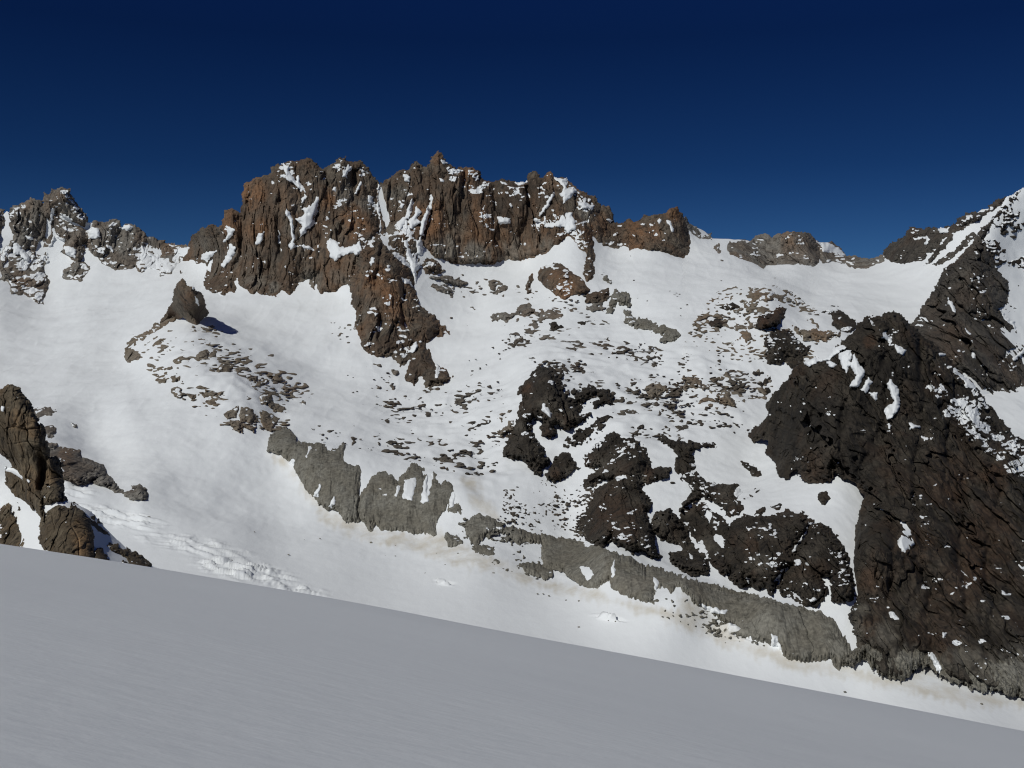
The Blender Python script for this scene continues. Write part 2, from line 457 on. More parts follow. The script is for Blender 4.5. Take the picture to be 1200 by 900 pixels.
# ------------------------------------------------------------------ far ridges and peaks
ridge = 'rock peaks along the skyline ridge'
rock('rock_peak', 'grey brown double peak of speckled rock at the left end of the skyline', 'peak',
 P(c1, '-200,330 -120,300 -60,270 0,290 20,305 24,340 10,400 -10,480 -30,620 -120,700 -200,700;45,320 65,285 115,275 145,245 185,262 205,285 207,225 235,238 250,210 285,203 325,215 335,245 365,280 395,320 410,350 400,390 360,372 300,350 262,300 255,345 250,380 245,440 240,470 215,480 225,550 205,560 230,640 225,700 200,745 160,745 120,700 60,690 45,640 0,630 -5,520 30,470 60,440 50,400')
 + P(c1, '225,290 300,350 400,390 470,400 460,440 400,460 385,540 425,580 380,635 300,625 290,590 345,545 290,500 300,450 262,420 250,380'),
 'grey', A, k=0.8, cap=10, snowy=0.36, back=1.6, edge=1.6, tints=[(30,240,12,.6),(75,228,10,.4),(25,330,14,.5)],
 patches=P(c1,'230,300 255,290 248,340 235,370;280,315 345,350 330,358 290,340;65,455 100,470 140,530 130,550 90,510 65,510;255,420 300,440 280,520 300,560 290,640 250,620 220,560 222,490;115,420 150,430 160,445 130,440;300,470 360,490 350,530 310,510'))
rock('rock_ridge', 'low jagged grey ridge running down from the left peak to the saddle', 'ridge',
 P(c1, '440,360 475,366 530,350 560,362 570,400 590,375 610,375 650,390 690,432 750,448 830,466 890,478 880,520 850,530 840,560 810,610 750,612 740,592 690,592 650,605 630,575 600,590 540,590 490,565 440,515 400,470 405,400'),
 'grey', A, k=0.8, cap=9, snowy=0.34, back=1.6, edge=1.6, tints=[(165,275,12,.5),(195,290,10,.5)],
 patches=P(c1,'375,405 420,375 465,395 470,430 400,440;562,385 600,370 625,385 590,402;685,495 745,525 740,540 700,520;820,480 885,480 880,530 850,520;500,470 535,490 530,505;760,560 800,560 830,590 780,590'))

SEAM_L = [([(446,212),(449,245),(452,275)], 4, 20), ([(379,196),(374,250),(369,300),(372,340)], 4, 9), ([(331,208),(326,260),(323,340)], 3.5, 8), ([(284,235),(283,280),(274,335)], 4, 8), ([(262,258),(250,300),(240,345)], 4, 8), ([(300,260),(303,300),(298,345)], 3, 6), ([(345,290),(350,330)], 3, 6), ([(415,200),(405,250),(395,280)], 3, 7)]
SEAM_R = [([(446,212),(449,245),(452,275)], 4, 20), ([(507,228),(498,270),(493,300)], 3, 8), ([(485,235),(475,270)], 3, 7), ([(540,200),(538,250),(545,300)], 3, 6), ([(575,215),(580,260),(590,300)], 4, 7), ([(622,210),(618,250),(610,290)], 4, 8), ([(650,225),(640,260),(630,290)], 3, 7)]
M1 = rock('rock_peak', 'broad brown summit with a branching white couloir, left of the deep notch', 'peak',
 P(c2, '85,520 95,470 130,455 150,430 190,415 220,430 245,415 260,350 290,340 330,365 340,300 335,270 355,225 400,200 440,185 470,170 475,140 530,130 560,115 600,120 640,105 690,140 715,155 750,140 790,105 820,98 840,125 890,118 925,150 945,185 975,215 970,260 978,330 985,440 960,470 930,520 900,560 870,620 850,670 810,700 770,730 700,740 690,730 660,710 650,670 600,690 590,710 560,745 520,715 490,750 450,765 400,770 370,740 330,700 310,670 300,725 250,760 200,755 155,720 158,650 160,590 120,600 100,580 60,590 45,660 40,620 60,560'),
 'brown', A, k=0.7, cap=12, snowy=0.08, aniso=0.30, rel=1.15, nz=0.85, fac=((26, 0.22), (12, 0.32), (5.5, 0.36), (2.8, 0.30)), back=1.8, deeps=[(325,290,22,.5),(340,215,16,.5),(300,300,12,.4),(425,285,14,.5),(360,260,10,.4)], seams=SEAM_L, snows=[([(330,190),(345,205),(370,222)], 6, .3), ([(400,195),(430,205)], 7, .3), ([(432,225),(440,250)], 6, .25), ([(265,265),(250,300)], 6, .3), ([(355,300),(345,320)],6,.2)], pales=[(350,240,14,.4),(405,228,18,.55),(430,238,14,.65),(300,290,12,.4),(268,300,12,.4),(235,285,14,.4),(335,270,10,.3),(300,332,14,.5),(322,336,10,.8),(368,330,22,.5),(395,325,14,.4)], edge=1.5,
 tints=[(295,225,20,.9),(340,230,25,.4),(383,235,14,.9),(415,262,22,.8),(268,262,14,.7),(380,300,30,.3),(300,270,18,.5)],
 patches=P(c2, '525,130 550,140 560,180 590,212 598,185 610,230 680,240 688,258 630,262 575,218 540,207 498,180 530,168;700,252 706,300 682,370 680,410 640,432 610,472 605,440 620,410 588,388 640,360 618,342 660,310;543,338 578,385 572,440 584,470 578,500 602,515 565,532 553,510 568,480 558,390 533,360;600,510 640,508 695,540 640,528;742,480 780,488 790,520 830,525 880,496 897,548 840,548 800,558 770,584 738,552 730,520;275,508 304,512 297,560 250,612 242,602 268,550;412,448 437,448 420,505 398,502;262,422 302,440 262,492 247,492 268,455;973,228 987,238 987,290 1003,320 998,400 1012,430 1002,458 983,458 983,410 968,330;835,136 852,150 830,170 828,198 803,186 813,165;893,150 924,164 900,170;885,222 897,212 870,268 858,272;150,545 212,538 170,588 148,572;500,440 508,440 514,500 506,500;630,270 640,280 618,315 612,310;612,178 646,190 616,194;765,230 782,232 772,262 762,250;920,270 945,280 950,320 930,310;515,520 530,525 515,545')
 )
rock('rock_peak', 'tallest pointed summit above the wide brown cliff, right of the deep notch', 'peak',
 P(c3, '183,225 215,195 260,175 290,158 320,160 325,140 350,122 380,150 395,150 415,130 425,100 455,72 475,95 500,135 540,155 600,150 640,160 655,200 700,215 750,210 830,220 870,215 885,180 910,166 930,195 960,190 980,163 1000,195 1040,190 1070,215 1100,240 1130,260 1180,285 1205,315 1225,342 1200,400 1175,460 1180,520 1195,600 1180,640 1140,620 1130,590 1150,560 1110,520 1090,480 1060,470 1030,500 980,540 930,560 880,575 830,588 790,577 720,597 640,597 560,602 500,592 440,572 410,547 395,555 450,580 475,610 462,642 400,645 372,615 345,690 330,650 310,590 290,560 250,540 215,525 190,460 180,370 165,290 170,250'),
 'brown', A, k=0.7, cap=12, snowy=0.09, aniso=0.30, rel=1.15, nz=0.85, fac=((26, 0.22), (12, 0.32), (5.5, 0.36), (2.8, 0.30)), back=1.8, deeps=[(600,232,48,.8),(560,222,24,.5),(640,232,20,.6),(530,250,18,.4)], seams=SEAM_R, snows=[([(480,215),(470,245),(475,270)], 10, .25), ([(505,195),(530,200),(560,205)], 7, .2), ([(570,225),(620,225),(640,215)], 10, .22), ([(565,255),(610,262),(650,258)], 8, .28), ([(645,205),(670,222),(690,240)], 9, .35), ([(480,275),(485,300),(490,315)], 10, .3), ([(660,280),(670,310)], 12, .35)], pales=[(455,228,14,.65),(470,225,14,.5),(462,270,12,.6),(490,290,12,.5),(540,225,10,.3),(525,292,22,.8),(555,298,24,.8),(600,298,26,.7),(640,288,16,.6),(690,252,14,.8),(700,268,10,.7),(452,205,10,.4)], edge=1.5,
 tints=[(505,255,26,.75),(550,205,16,.9),(512,185,10,.5),(600,275,70,.45),(560,235,20,.5),(645,205,10,.7),(660,285,20,.5),(690,275,14,.5)],
 patches=P(c3, '288,176 322,185 320,212 298,207;330,292 342,310 322,370 275,432 260,412 300,370;350,328 372,350 352,390 367,400 330,432 313,402 338,370;423,278 437,284 412,360 387,440 387,462 370,456 378,400 403,340;373,473 383,520 378,562 358,544 352,500;288,478 312,490 324,550 347,580 374,600 354,622 350,690 330,640 312,570;733,378 792,383 792,408 738,412;462,103 494,125 470,132;518,148 558,160 530,167;743,206 778,225 750,227;992,256 998,268 972,325 928,368 958,320;1000,195 1060,198 1050,250 1104,250 1080,282 1040,312 1028,270 1045,240;1108,308 1184,325 1172,347 1120,327;1030,358 1082,358 1092,400 1104,430 1060,452 1050,422 955,420 1020,395;275,310 300,320 280,335;790,320 805,325 795,335;820,315 835,320 825,332;460,195 480,205 465,208;830,500 890,495 860,512;800,215 870,212 840,230;690,430 720,436 710,446;905,385 930,390 915,400;1050,540 1090,485 1094,500 1065,545;1060,560 1105,530 1125,575 1110,615 1060,590 1040,605 1030,575'))
rock('rock_ridge', 'orange brown rock wall with a squared summit, right of the main massif', 'ridge',
 P(c4, '395,240 410,262 430,245 455,250 470,285 475,320 500,330 540,310 580,320 620,295 680,290 720,285 740,260 775,256 795,290 822,322 836,400 832,462 800,492 740,482 680,462 640,467 590,447 560,457 520,427 500,447 440,437 400,412 370,382 330,332 265,250 300,235 340,270'),
 'brown', A, k=0.8, cap=11, snowy=0.04, back=1.8, edge=1.4, tints=[(705,262,16,.6),(745,275,18,.8),(790,250,12,.9),(765,275,16,.6),(690,265,10,.6)],
 patches=P(c4,'725,312 740,320 760,355 750,368;690,300 702,310 690,328 680,320;555,378 582,382 575,398;405,248 412,262 390,295 382,288;445,308 475,315 462,322;660,320 672,325 668,335'))
rock('rock_outcrop', 'red brown rock knoll in the snow below the right end of the massif', 'outcrop',
 P(c4, '130,530 200,508 240,530 290,560 330,585 345,615 382,640 350,662 300,660 250,682 200,667 150,622 118,582;110,530 90,550 60,620 70,660 110,662 90,625;340,500 385,485 394,552 384,600 350,600 322,560;352,655 400,640 462,618 452,690 400,702 345,690'),
 'brown', A, k=1.6, cap=14, snowy=0.10, edge=1.6, tints=[(662,338,20,.8),(650,325,10,.5)], sub='small reddish rock beside the red brown knoll below the massif')
rock('rock_ridge', 'thin broken rock rib on the snow shoulder right of the squared summit', 'ridge',
 P(c4, '812,300 825,330 862,348 892,388 932,378 944,408 900,408 842,382 815,340;950,425 970,418 990,500 975,500 955,460;842,418 902,452 914,468 850,430'),
 'grey', A, k=0.8, cap=4, snowy=0.30, edge=1.6, back=1.0)
rock('rock_peak', 'rounded grey knob standing at the back of the snow bowl', 'peak',
 [np.array([(851,286),(856,283),(862,284),(870,282),(877,283),(888,276),(898,275),(905,279),(911,274.5),(930,272),(947,272.5),(954,279),(960,287),(963,297),(961,309),(950,314),(937,316),(925,315),(912,312),(900,313),(893,315),(887,311),(877,308),(865,303),(857,298)])],
 'grey', A, k=0.8, cap=10, snowy=0.02, back=1.8, edge=1.3, tints=[(925,283,16,.7),(935,290,14,.4)])
rock('rock_ridge', 'low snow dusted crest on the saddle between grey knob and right mountain', 'ridge',
 P(c5,'222,330 240,342 300,338 342,370 366,405 400,404 440,414 500,411 545,394 545,425 480,452 410,456 370,440 330,430 300,425 250,440 235,400'),
 'grey', A, k=0.8, cap=6, snowy=0.22, back=1.4, edge=1.3, patches=P(c5,'228,330 300,345 345,372 362,400 330,392 290,380 250,385 258,360'))
rock('rock_ridge', 'dark rocky crest rising above the right edge of the snow bowl', 'ridge',
 P(c5,'540,396 545,360 590,340 640,305 660,275 690,270 735,285 760,267 800,270 840,261 880,250 890,228 930,204 985,194 1012,190 1040,170 1072,138 1112,123 1128,134 1062,184 1030,205 1010,222 960,245 920,275 890,288 866,296 822,326 792,366 752,395 740,420 700,425 680,428 640,432 600,440 560,425;690,470 740,420 800,350 860,290 880,300 830,360 770,440;740,450 830,400 870,372 920,330 960,290 980,300 930,350 880,400 800,440'),
 'slate', A, k=0.9, cap=8, snowy=0.16, back=1.4, edge=1.8, tints=[(1075,275,16,.3)],
 patches=P(c5,'800,275 848,268 840,285 805,288;745,310 755,320 742,350 735,345'))

# ------------------------------------------------------------------ buttress, spire
rock('rock_buttress', 'long brown buttress hanging from the massif into the middle snowfield', 'buttress',
 P(c3, '120,445 190,458 215,520 290,570 325,620 335,650 352,712 382,790 440,850 462,890 445,900 300,905 62,905 62,820 33,790 42,740 38,690 60,620 80,540')
 + P(c7,'470,-10 840,-10 862,50 882,50 912,92 917,122 890,152 858,142 848,115 855,80 830,112 808,132 820,200 835,222 842,225 882,238 900,248 912,278 930,268 934,300 900,322 850,332 800,332 770,292 742,322 710,302 704,280 718,230 728,192 690,232 678,236 650,210 635,190 560,196 520,170 490,140 478,80 463,30'),
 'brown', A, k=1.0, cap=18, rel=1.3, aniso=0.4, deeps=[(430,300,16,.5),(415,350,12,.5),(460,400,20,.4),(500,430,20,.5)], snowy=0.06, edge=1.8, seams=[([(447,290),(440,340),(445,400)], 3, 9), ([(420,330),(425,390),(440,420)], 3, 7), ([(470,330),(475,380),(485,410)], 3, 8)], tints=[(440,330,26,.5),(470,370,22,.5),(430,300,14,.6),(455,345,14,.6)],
 patches=P(c3,'235,535 300,545 335,590 340,640 310,610 250,560;140,565 158,570 142,605 134,590;210,600 235,605 218,615;280,655 330,680 330,700 290,680;140,820 178,830 160,838;280,755 305,765 290,775') + P(c7,'715,170 750,120 755,140 735,175;565,52 590,55 580,70;845,228 858,232 852,290 842,285'))
rock('rock_spire', 'lone brown rock spire standing on the snow at the left bench', 'spire',
 P(c6,'438,48 455,38 470,65 500,70 520,95 537,100 556,150 570,190 545,207 520,242 490,222 460,202 430,207 400,192 372,232 360,225 390,185 410,145 425,95 430,62'),
 'brown', SP_DEPTH, k=1.0, cap=6, rel=0.7, bias=-1.3, deeps=[(226,360,14,.5)], snowy=0.0, back=0.7, edge=1.1, tints=[(222,352,10,.5)], patches=P(c6,'514,108 530,118 532,155 518,148;500,60 512,70 505,78'))

# ------------------------------------------------------------------ right mountain and dark pyramid
SEAM_C = [([(990,470),(985,520),(995,565)], 5, 8.4), ([(1045,372),(1035,430),(1040,480),(1010,560),(1015,620)], 5, 7.2), ([(1080,400),(1085,470),(1070,560),(1080,650),(1090,760)], 5, 7.8), ([(960,440),(950,500),(955,550)], 4, 6), ([(1130,560),(1125,640),(1135,720)], 5, 7.2), ([(1170,560),(1160,650),(1165,740)], 5, 7.2), ([(1040,560),(1050,640),(1040,720)], 4, 6), ([(920,450),(915,500)], 3, 4.8), ([(1110,500),(1112,540)], 3, 4.8)]
rock('rock_cliff', 'dark cliff of the right mountain, left of its snowy upper face', 'cliff',
 P(c5,'1135,118 1165,102 1185,96 1172,140 1120,165 1085,205 1050,250 1010,320 1050,385 1064,450 1135,520 1140,620 1085,650 1135,700 1180,760 1230,800 1300,900 1300,1150 1200,1140 1133,1147 1080,1093 1040,1053 1000,1033 933,967 880,930 760,950 690,840 640,760 690,700 740,620 780,560 810,490 850,450 890,410 930,370 968,340 985,305 1010,265 1042,236 1080,198 1115,160'),
 'slate', B_DEPTH, k=0.8, cap=14, rel=1.25, nz=0.7, fac=((48, 0.24), (22, 0.32), (10, 0.30), (4.5, 0.26)), aniso=0.65, snowy=0.0, edge=2.0, back=1.5, tints=[(1110,400,30,.4),(1090,360,20,.3)],
 patches=P(c5,'962,480 996,505 992,512 965,495;1002,560 1024,562 1010,584;845,598 858,610 885,665 872,672 848,625;920,738 950,765 946,775 922,750;962,818 978,830 972,880 958,880;1145,880 1200,842 1200,850 1150,892;1080,645 1140,650 1170,690 1190,730 1150,740 1100,690'))
rock('rock_peak', 'black brown pyramid peak filling the lower right corner', 'peak',
 P(r1,'365,352 405,292 425,285 510,265 540,230 580,198 610,160 648,128 672,128 700,120 728,106 762,118 800,150 840,188 880,218 922,255 948,295 1002,345 1032,380 1062,420 1092,445 1112,480 1152,528 1200,566 1330,640 1620,830 1620,1520 1400,1495 1200,1462 1150,1452 1112,1438 1050,1436 980,1412 910,1382 862,1342 832,1342 802,1382 762,1402 692,1382 642,1312 616,1300 600,1262 590,1222 566,1170 584,1142 608,1122 602,1062 594,1000 591,950 608,880 634,785 644,755 622,722 600,700 580,690 560,690 545,670 530,642 520,702 480,702 440,702 420,682 390,655 365,692 340,682 328,640 300,602 308,560 300,545 245,562 215,545 260,512 308,470 300,430 330,390'),
 'dark', C_DEPTH, k=0.8, cap=16, rel=1.35, nz=0.7, fac=((58, 0.24), (24, 0.32), (10, 0.30), (4.5, 0.26)), aniso=0.7, crack=0.16, deeps=[(960,490,45,.7),(1050,430,45,.6),(1000,540,35,.6),(920,520,30,.5),(1110,480,40,.5),(1060,650,22,.4)], snowy=-0.13, edge=2.0, back=1.2, snows=[([(1092,452),(1122,472),(1150,498),(1180,522),(1240,580)], 12, 0.85), ([(1110,470),(1140,510),(1160,530),(1200,550)], 12, 0.7), ([(1110,428),(1140,455),(1160,480)], 5, 0.7), ([(1020,378),(1045,400),(1060,415)], 5, 0.4)], seams=SEAM_C, pales=[(985,755,24,.9),(1005,735,18,.7),(1035,745,22,.8),(1060,770,22,.9),(1100,780,24,.8),(1130,770,26,.9),(1165,785,32,1.0),(1200,770,30,.9),(1240,790,40,.9),(1010,715,12,.7),(960,395,0.1,0)],  # deeps put the shade of the pyramid's left and centre into its colour
 tints=[(1020,400,10,.9),(1110,560,40,.4),(1155,650,30,.5),(1060,650,30,.3),(1120,570,22,.6),(1020,735,16,.7),(1080,640,18,.4),(1165,560,24,.6),(1100,740,50,.4),(1150,640,55,.6),(1075,640,34,.6),(1120,690,40,.5),(1020,680,18,.5),(950,540,16,.3)],  # rusty rock, plus sunlit brown painted over the lower right
 patches=P(r1,'658,132 700,165 732,200 732,212 700,197 668,155;748,222 788,240 772,257 753,247;553,252 592,243 588,290 576,322 553,282;603,258 628,300 642,320 612,372 588,367 610,330 593,300;728,342 753,370 763,430 747,467 720,484 708,450 744,420 718,360;653,338 667,355 642,388 628,377;658,393 682,393 677,418;425,284 520,238 562,222 572,232 512,272 440,294;508,283 548,290 520,302;798,498 832,510 800,517;928,288 960,308 1022,358 1034,382 1000,372 950,322;888,248 928,254 900,268;840,545 860,552 850,558;720,500 732,505 726,520')
 + P(r2,'763,168 790,168 812,188 852,198 868,228 830,217 817,262 780,293 742,272 768,230;918,306 962,333 992,348 1028,380 1017,393 960,368 938,347;943,363 1002,393 1013,424 968,392;796,104 822,72 818,102;672,130 742,132 740,138 700,141;636,196 652,188 650,200;723,498 742,498 763,527 723,527;633,473 684,505 662,508;618,543 634,550 630,578 616,567;908,573 932,573 914,597;1178,312 1240,330 1240,362 1180,352;1146,643 1240,653 1240,664'))

# ------------------------------------------------------------------ dark bluffs on the plateau edge
bl = 'dark rock bluffs along the plateau edge'
def bench(label, polys, mat='tan', name='rock_outcrop', cat='outcrop', k=2.0, cap=12, **kw):
    kw['edge'] = kw.get('edge', 2.0) * 1.25; cap = cap * 1.5
    if mat == 'dark' and 'group' in kw and kw['group'] == bl: kw.setdefault('bias', -1.6); kw.setdefault('rel', 1.35); kw.setdefault('nz', 0.75); kw.setdefault('crack', 0.18); kw.setdefault('fac', ((30, 0.26), (13, 0.34), (6, 0.30), (3.4, 0.25))); kw.setdefault('pales', [(640, 475, 14, .35), (655, 495, 10, .5), (752, 560, 10, .5), (700, 545, 14, .4), (770, 610, 12, .4), (830, 640, 16, .4), (890, 660, 18, .45), (945, 650, 14, .3), (850, 575, 12, .4), (670, 555, 10, .5), (610, 500, 10, .4)])  # default pales paint sunlit lower faces into the bluffs' rock colour
    kw['snowy'] = kw.get('snowy', 0.0) + 0.02
    return rock(name, label, cat, polys, mat, A, k=k, cap=cap, **kw)
bench('black brown bluff with a curled snow pocket, left end of the plateau edge', P(c8,'330,375 380,370 432,408 417,440 452,495 497,520 517,545 527,580 577,572 545,607 500,637 440,657 404,627 397,640 414,670 386,692 343,687 328,650 343,625 318,600 290,602 277,632 302,680 332,720 357,770 372,800 332,872 300,862 280,822 245,792 158,767 183,700 213,640 228,570 238,520 233,480 263,430 300,400'),
 'dark', 'rock_bluff', 'bluff', snowy=0.05, edge=2.2, group=bl, tints=[(660,497,12,.7),(618,455,10,.8),(640,510,10,.5)], patches=P(c8,'343,522 388,580 382,602 338,560;405,700 420,690 400,715'))
bench('largest brown rock at the left foot of the curled bluff', P(c8,'128,672 180,620 217,598 202,670 150,692;122,580 170,570 222,538 202,572 150,592;128,600 170,595 150,615'), 'tan', snowy=0.05, cap=6, sub='brown rock beside the left foot of the curled bluff')
bench('small dark bluff with a notched top, just right of the curled bluff', P(c8,'483,478 520,468 555,448 600,468 640,458 672,500 682,542 630,532 590,557 573,525 612,505 600,488 540,515 525,537 500,507'), 'dark', 'rock_bluff','bluff', cap=8, group=bl, snowy=.05)
bench('band of snow speckled dark rubble between two bluffs', P(c8,'400,722 440,700 520,650 600,580 680,573 682,602 640,642 600,690 560,730 480,742 420,752'), 'dark','rock_bluff','bluff', cap=4, snowy=0.0, bias=1.5, edge=3.6, group=bl)
bench('short dark bluff below the speckled rubble band', P(r3,'420,232 448,170 490,148 532,190 537,207 500,232 450,257 424,247'), 'dark','rock_bluff','bluff', cap=10, group=bl, tints=[(650,555,8,.6)])
bench('widest dark bluff with a brown foot, above the long moraine wall', P(r3,'533,152 560,120 610,100 645,75 690,95 722,93 762,120 777,150 792,200 830,203 860,210 850,242 800,252 762,252 752,280 782,330 772,370 782,400 802,440 797,470 817,517 790,518 760,497 720,498 690,477 650,447 620,472 570,462 533,422 538,390 578,330 588,300 613,270 648,250 610,252 560,272 546,250 590,220 600,205 560,202 538,190'),
 'dark','rock_bluff','bluff', cap=16, k=1.8, snowy=0.0, edge=2.0, group=bl, tints=[(715,600,30,.5),(735,620,20,.5),(760,555,10,.7),(690,540,14,.4)], patches=P(r3,'603,340 622,330 628,350 608,352;610,205 690,150 700,155 640,190 612,215;660,238 700,232 705,242 670,250;550,405 570,388 572,395 556,410'))
bench('dark rock ledge curving under the plateau snow, right of the widest bluff', P(r3,'818,98 870,103 940,118 1012,123 960,140 932,152 944,195 937,215 977,245 1000,258 1090,264 1102,295 1167,283 1147,322 1102,368 1060,372 1030,342 1000,317 970,305 930,330 893,352 898,330 943,290 928,270 893,240 873,200 878,160 858,130 828,120'), 'dark','rock_bluff','bluff', cap=10, snowy=0.02, group=bl, patches=P(r3,'1080,290 1105,270 1110,295 1090,305'))
bench('narrow dark rib of rock slanting down beside the widest bluff', P(r3,'803,375 850,353 887,395 917,430 922,465 962,500 988,540 988,572 940,577 890,557 858,530 860,508 900,490 880,472 830,457 798,420'), 'dark','rock_bluff','bluff', cap=10, group=bl, patches=P(r3,'918,495 935,520 938,535 922,515'))
bench('dark rock rib between two slanting snow gullies', P(r3,'898,355 930,328 970,320 1012,358 1054,400 1068,415 1063,442 1047,452 1052,520 1068,562 1050,575 1000,532 960,475 920,420 903,390'), 'dark','rock_bluff','bluff', cap=10, group=bl)
bench('steep black cliff band with ribbed face over the snowy moraine trough', P(r2,'145,215 165,203 200,163 300,163 360,148 420,158 452,185 402,260 387,290 402,330 360,345 332,390 312,437 300,407 265,420 235,392 210,412 175,392 158,340 148,300 143,260'), 'dark','rock_bluff','bluff', cap=16, k=1.6, rel=1.3, group=bl, tints=[(880,640,14,.5),(860,630,12,.4)], patches=P(r2,'385,285 420,238 450,188 460,190 430,240 395,290;320,395 345,352 356,348 340,392;225,382 240,380 232,400'))
bench('dark rock nose left of the long snow couloir', P(r2,'458,195 490,193 522,225 549,250 576,300 596,370 603,405 605,452 560,467 530,462 523,420 523,378 490,370 478,380 500,410 512,430 470,482 430,477 388,452 348,432 338,410 358,370 388,320 402,290 430,240'), 'dark','rock_bluff','bluff', cap=14, group=bl, patches=P(r2,'390,322 412,318 415,338 398,335;435,455 470,458 450,466'))
# scattered plateau outcrops
bench('dark headland with a brown crest at the upper right of the plateau', P(r1,'300,190 278,215 300,240 290,270 310,292 342,297 367,272 370,312 422,272 442,237 402,195 372,170 350,165 320,170;310,112 340,72 377,90 362,130 342,155 300,168 258,162 268,120'), 'dark','rock_bluff','bluff', cap=14, snowy=.05, tints=[(910,365,12,.9),(895,378,10,.8)], sub='brown crest rock above the dark headland on the plateau')
bench('tan slab on the plateau left of the dark headland', P(r1,'168,212 200,170 242,175 252,205 200,217 180,222'), 'tan', cap=6, snowy=.15, tints=[(870,393,12,.6)])
bench('speckled brown knoll on the plateau in front of the snow bowl', P(r1,'205,62 240,30 290,8 332,40 352,62 310,72 260,67 228,87;375,40 410,55 425,75 400,75'), 'tan', cap=6, snowy=.30, edge=2.4, tints=[(890,345,16,.5)], sub='small brown rock beside the speckled knoll before the snow bowl')
bench('light brown ledge behind the shoulder of the dark pyramid', P(r1,'383,150 440,165 480,163 552,175 562,190 500,207 450,202 400,187'), 'tan', cap=6, tints=[(960,392,14,.8)])
bench('dark hooked rock by the lower lip of the snow bowl', P(r1,'493,110 510,85 540,76 567,100 592,130 622,140 602,172 550,177 520,152 530,115'), 'dark', cap=8, snowy=.1, patches=P(r1,'505,100 540,88 545,100 520,108'))
bench('flat grey brown slab below the ruddy knoll, cut by a snow stripe', P(c8,'143,93 190,110 230,70 265,56 300,75 330,100 380,95 442,110 442,127 390,137 340,132 300,120 260,132 240,117 200,132 170,152 143,142;103,110 125,113 137,147 113,142;178,152 240,130 252,142 200,157'), 'grey', cap=5, snowy=.08, sub='smaller grey brown rock beside the flat slab below the ruddy knoll')
bench('curved grey moraine ridge arcing across the middle snowfield', P(c8,'690,-2 735,8 692,62 672,112 636,112 660,60;728,93 760,110 782,140 830,133 880,158 920,148 972,178 988,210 962,242 920,247 898,235 922,215 880,202 830,182 768,177 738,142')+P(c4,'440,570 480,620 545,660 560,700 540,720 460,690 470,630 420,590'), 'moraine','moraine_ridge','moraine', cap=6, snowy=.06, edge=2.0, sub='small grey moraine piece beside the curved moraine ridge')
bench('two lobed brown rock on the plateau snow, right of the notched bluff', P(c8,'833,437 870,428 920,443 932,470 900,477 870,452 892,480 877,500 845,500 828,470'), 'tan', cap=5)
bench('grey rock band with three lumps at the right of the plateau', P(c8,'1008,415 1080,423 1092,450 1132,443 1137,470 1152,492 1110,472 1060,462 1038,442;1168,492 1202,473 1225,500 1215,540 1180,532')+P(r1,'108,400 150,378 182,400 187,442 140,432'), 'tan', cap=5, sub='brown rock lump beside the rock band right on the plateau')
SMALL = [
 ('small dark rock in the snow between the bluffs and the snow bowl','small rocks on the plateau snow','dark', P(c8,'713,622 760,588 787,595 772,617 720,637;783,652 810,608 837,630 822,657;728,647 770,630 777,652;368,150 410,148 437,170 410,192 378,182;635,312 680,298 720,308 742,324 650,327;505,155 550,143 540,162;548,302 580,293 592,312;1113,167 1160,138 1202,150 1180,177')
   + P(r1,'83,152 130,128 152,148 130,162;128,92 175,73 197,90 160,102;248,310 282,320 270,337 240,325;263,362 312,328 307,347 275,372;288,375 317,380 295,397;470,747 512,723 517,762 495,787;200,628 250,648 282,682 245,684 215,652;240,800 290,785 300,800 280,830 250,825;300,790 345,770 350,800 320,805')),
 ('small grey rock slab in the snow just below the tallest pointed summit','rock slabs below the tallest summit','grey', P(c3,'418,660 500,653 592,690 560,702 510,692 440,672;418,695 480,698 532,725 500,737 450,717;708,737 740,708 782,698 772,722 730,747;738,747 770,733 767,762')),
 ('brown rock poking out of the snowy bench below the lone spire','rocks on the bench below the spire','tan', P(c6,'178,360 215,300 242,288 247,340 225,352 252,370 257,402 200,417 188,390;250,300 292,288 282,330 302,320 290,342 260,332;308,302 340,288 382,310 360,332 320,337;378,260 432,265 420,282 380,280;513,270 540,290 582,278 592,320 560,327 520,307;468,310 517,335 510,347 475,327;513,377 545,345 582,350 580,397 550,410 520,402;588,350 632,365 600,372;653,428 692,440 670,472 620,472 608,450 640,420;660,497 690,476 682,502;328,495 387,493 382,522 350,512;403,485 450,478 457,510 410,512;398,540 430,533 462,570 430,587 405,567;478,570 522,568 500,602;563,602 590,573 627,590 600,627 570,627;1008,590 1042,600 1037,627 1010,617;738,710 802,720 790,742 750,722;290,452 350,448 452,440 350,458 310,475;720,502 802,486 800,494 730,510;758,542 850,500 922,483 860,510 770,550;530,572 680,540 762,550 680,556 560,585')),
 ('large brown boulder rock at the lower lip of the left bench','big rocks at the lower lip of the left bench','tan', P(c6,'653,662 700,620 732,598 722,650 700,672 665,677;668,685 737,700 737,747 710,742 680,712;728,620 760,618 802,660 812,697 770,707 730,692 720,650;813,570 882,563 872,600 932,630 962,660 930,672 880,652 850,622 820,632;813,642 850,638 912,680 872,737 845,732 823,690')),
]
for lab, grp, mat, pl in SMALL:
    for q in pl: bench(lab, [q], mat, cap=5, group=grp, edge=1.4, step=0.7)
bench('low rock rib leading up the snow to the foot of the lone spire', P(c6,'225,300 300,262 360,222 395,195 425,205 365,248 300,290 250,305'), 'tan', cap=4, snowy=.05, edge=1.6)
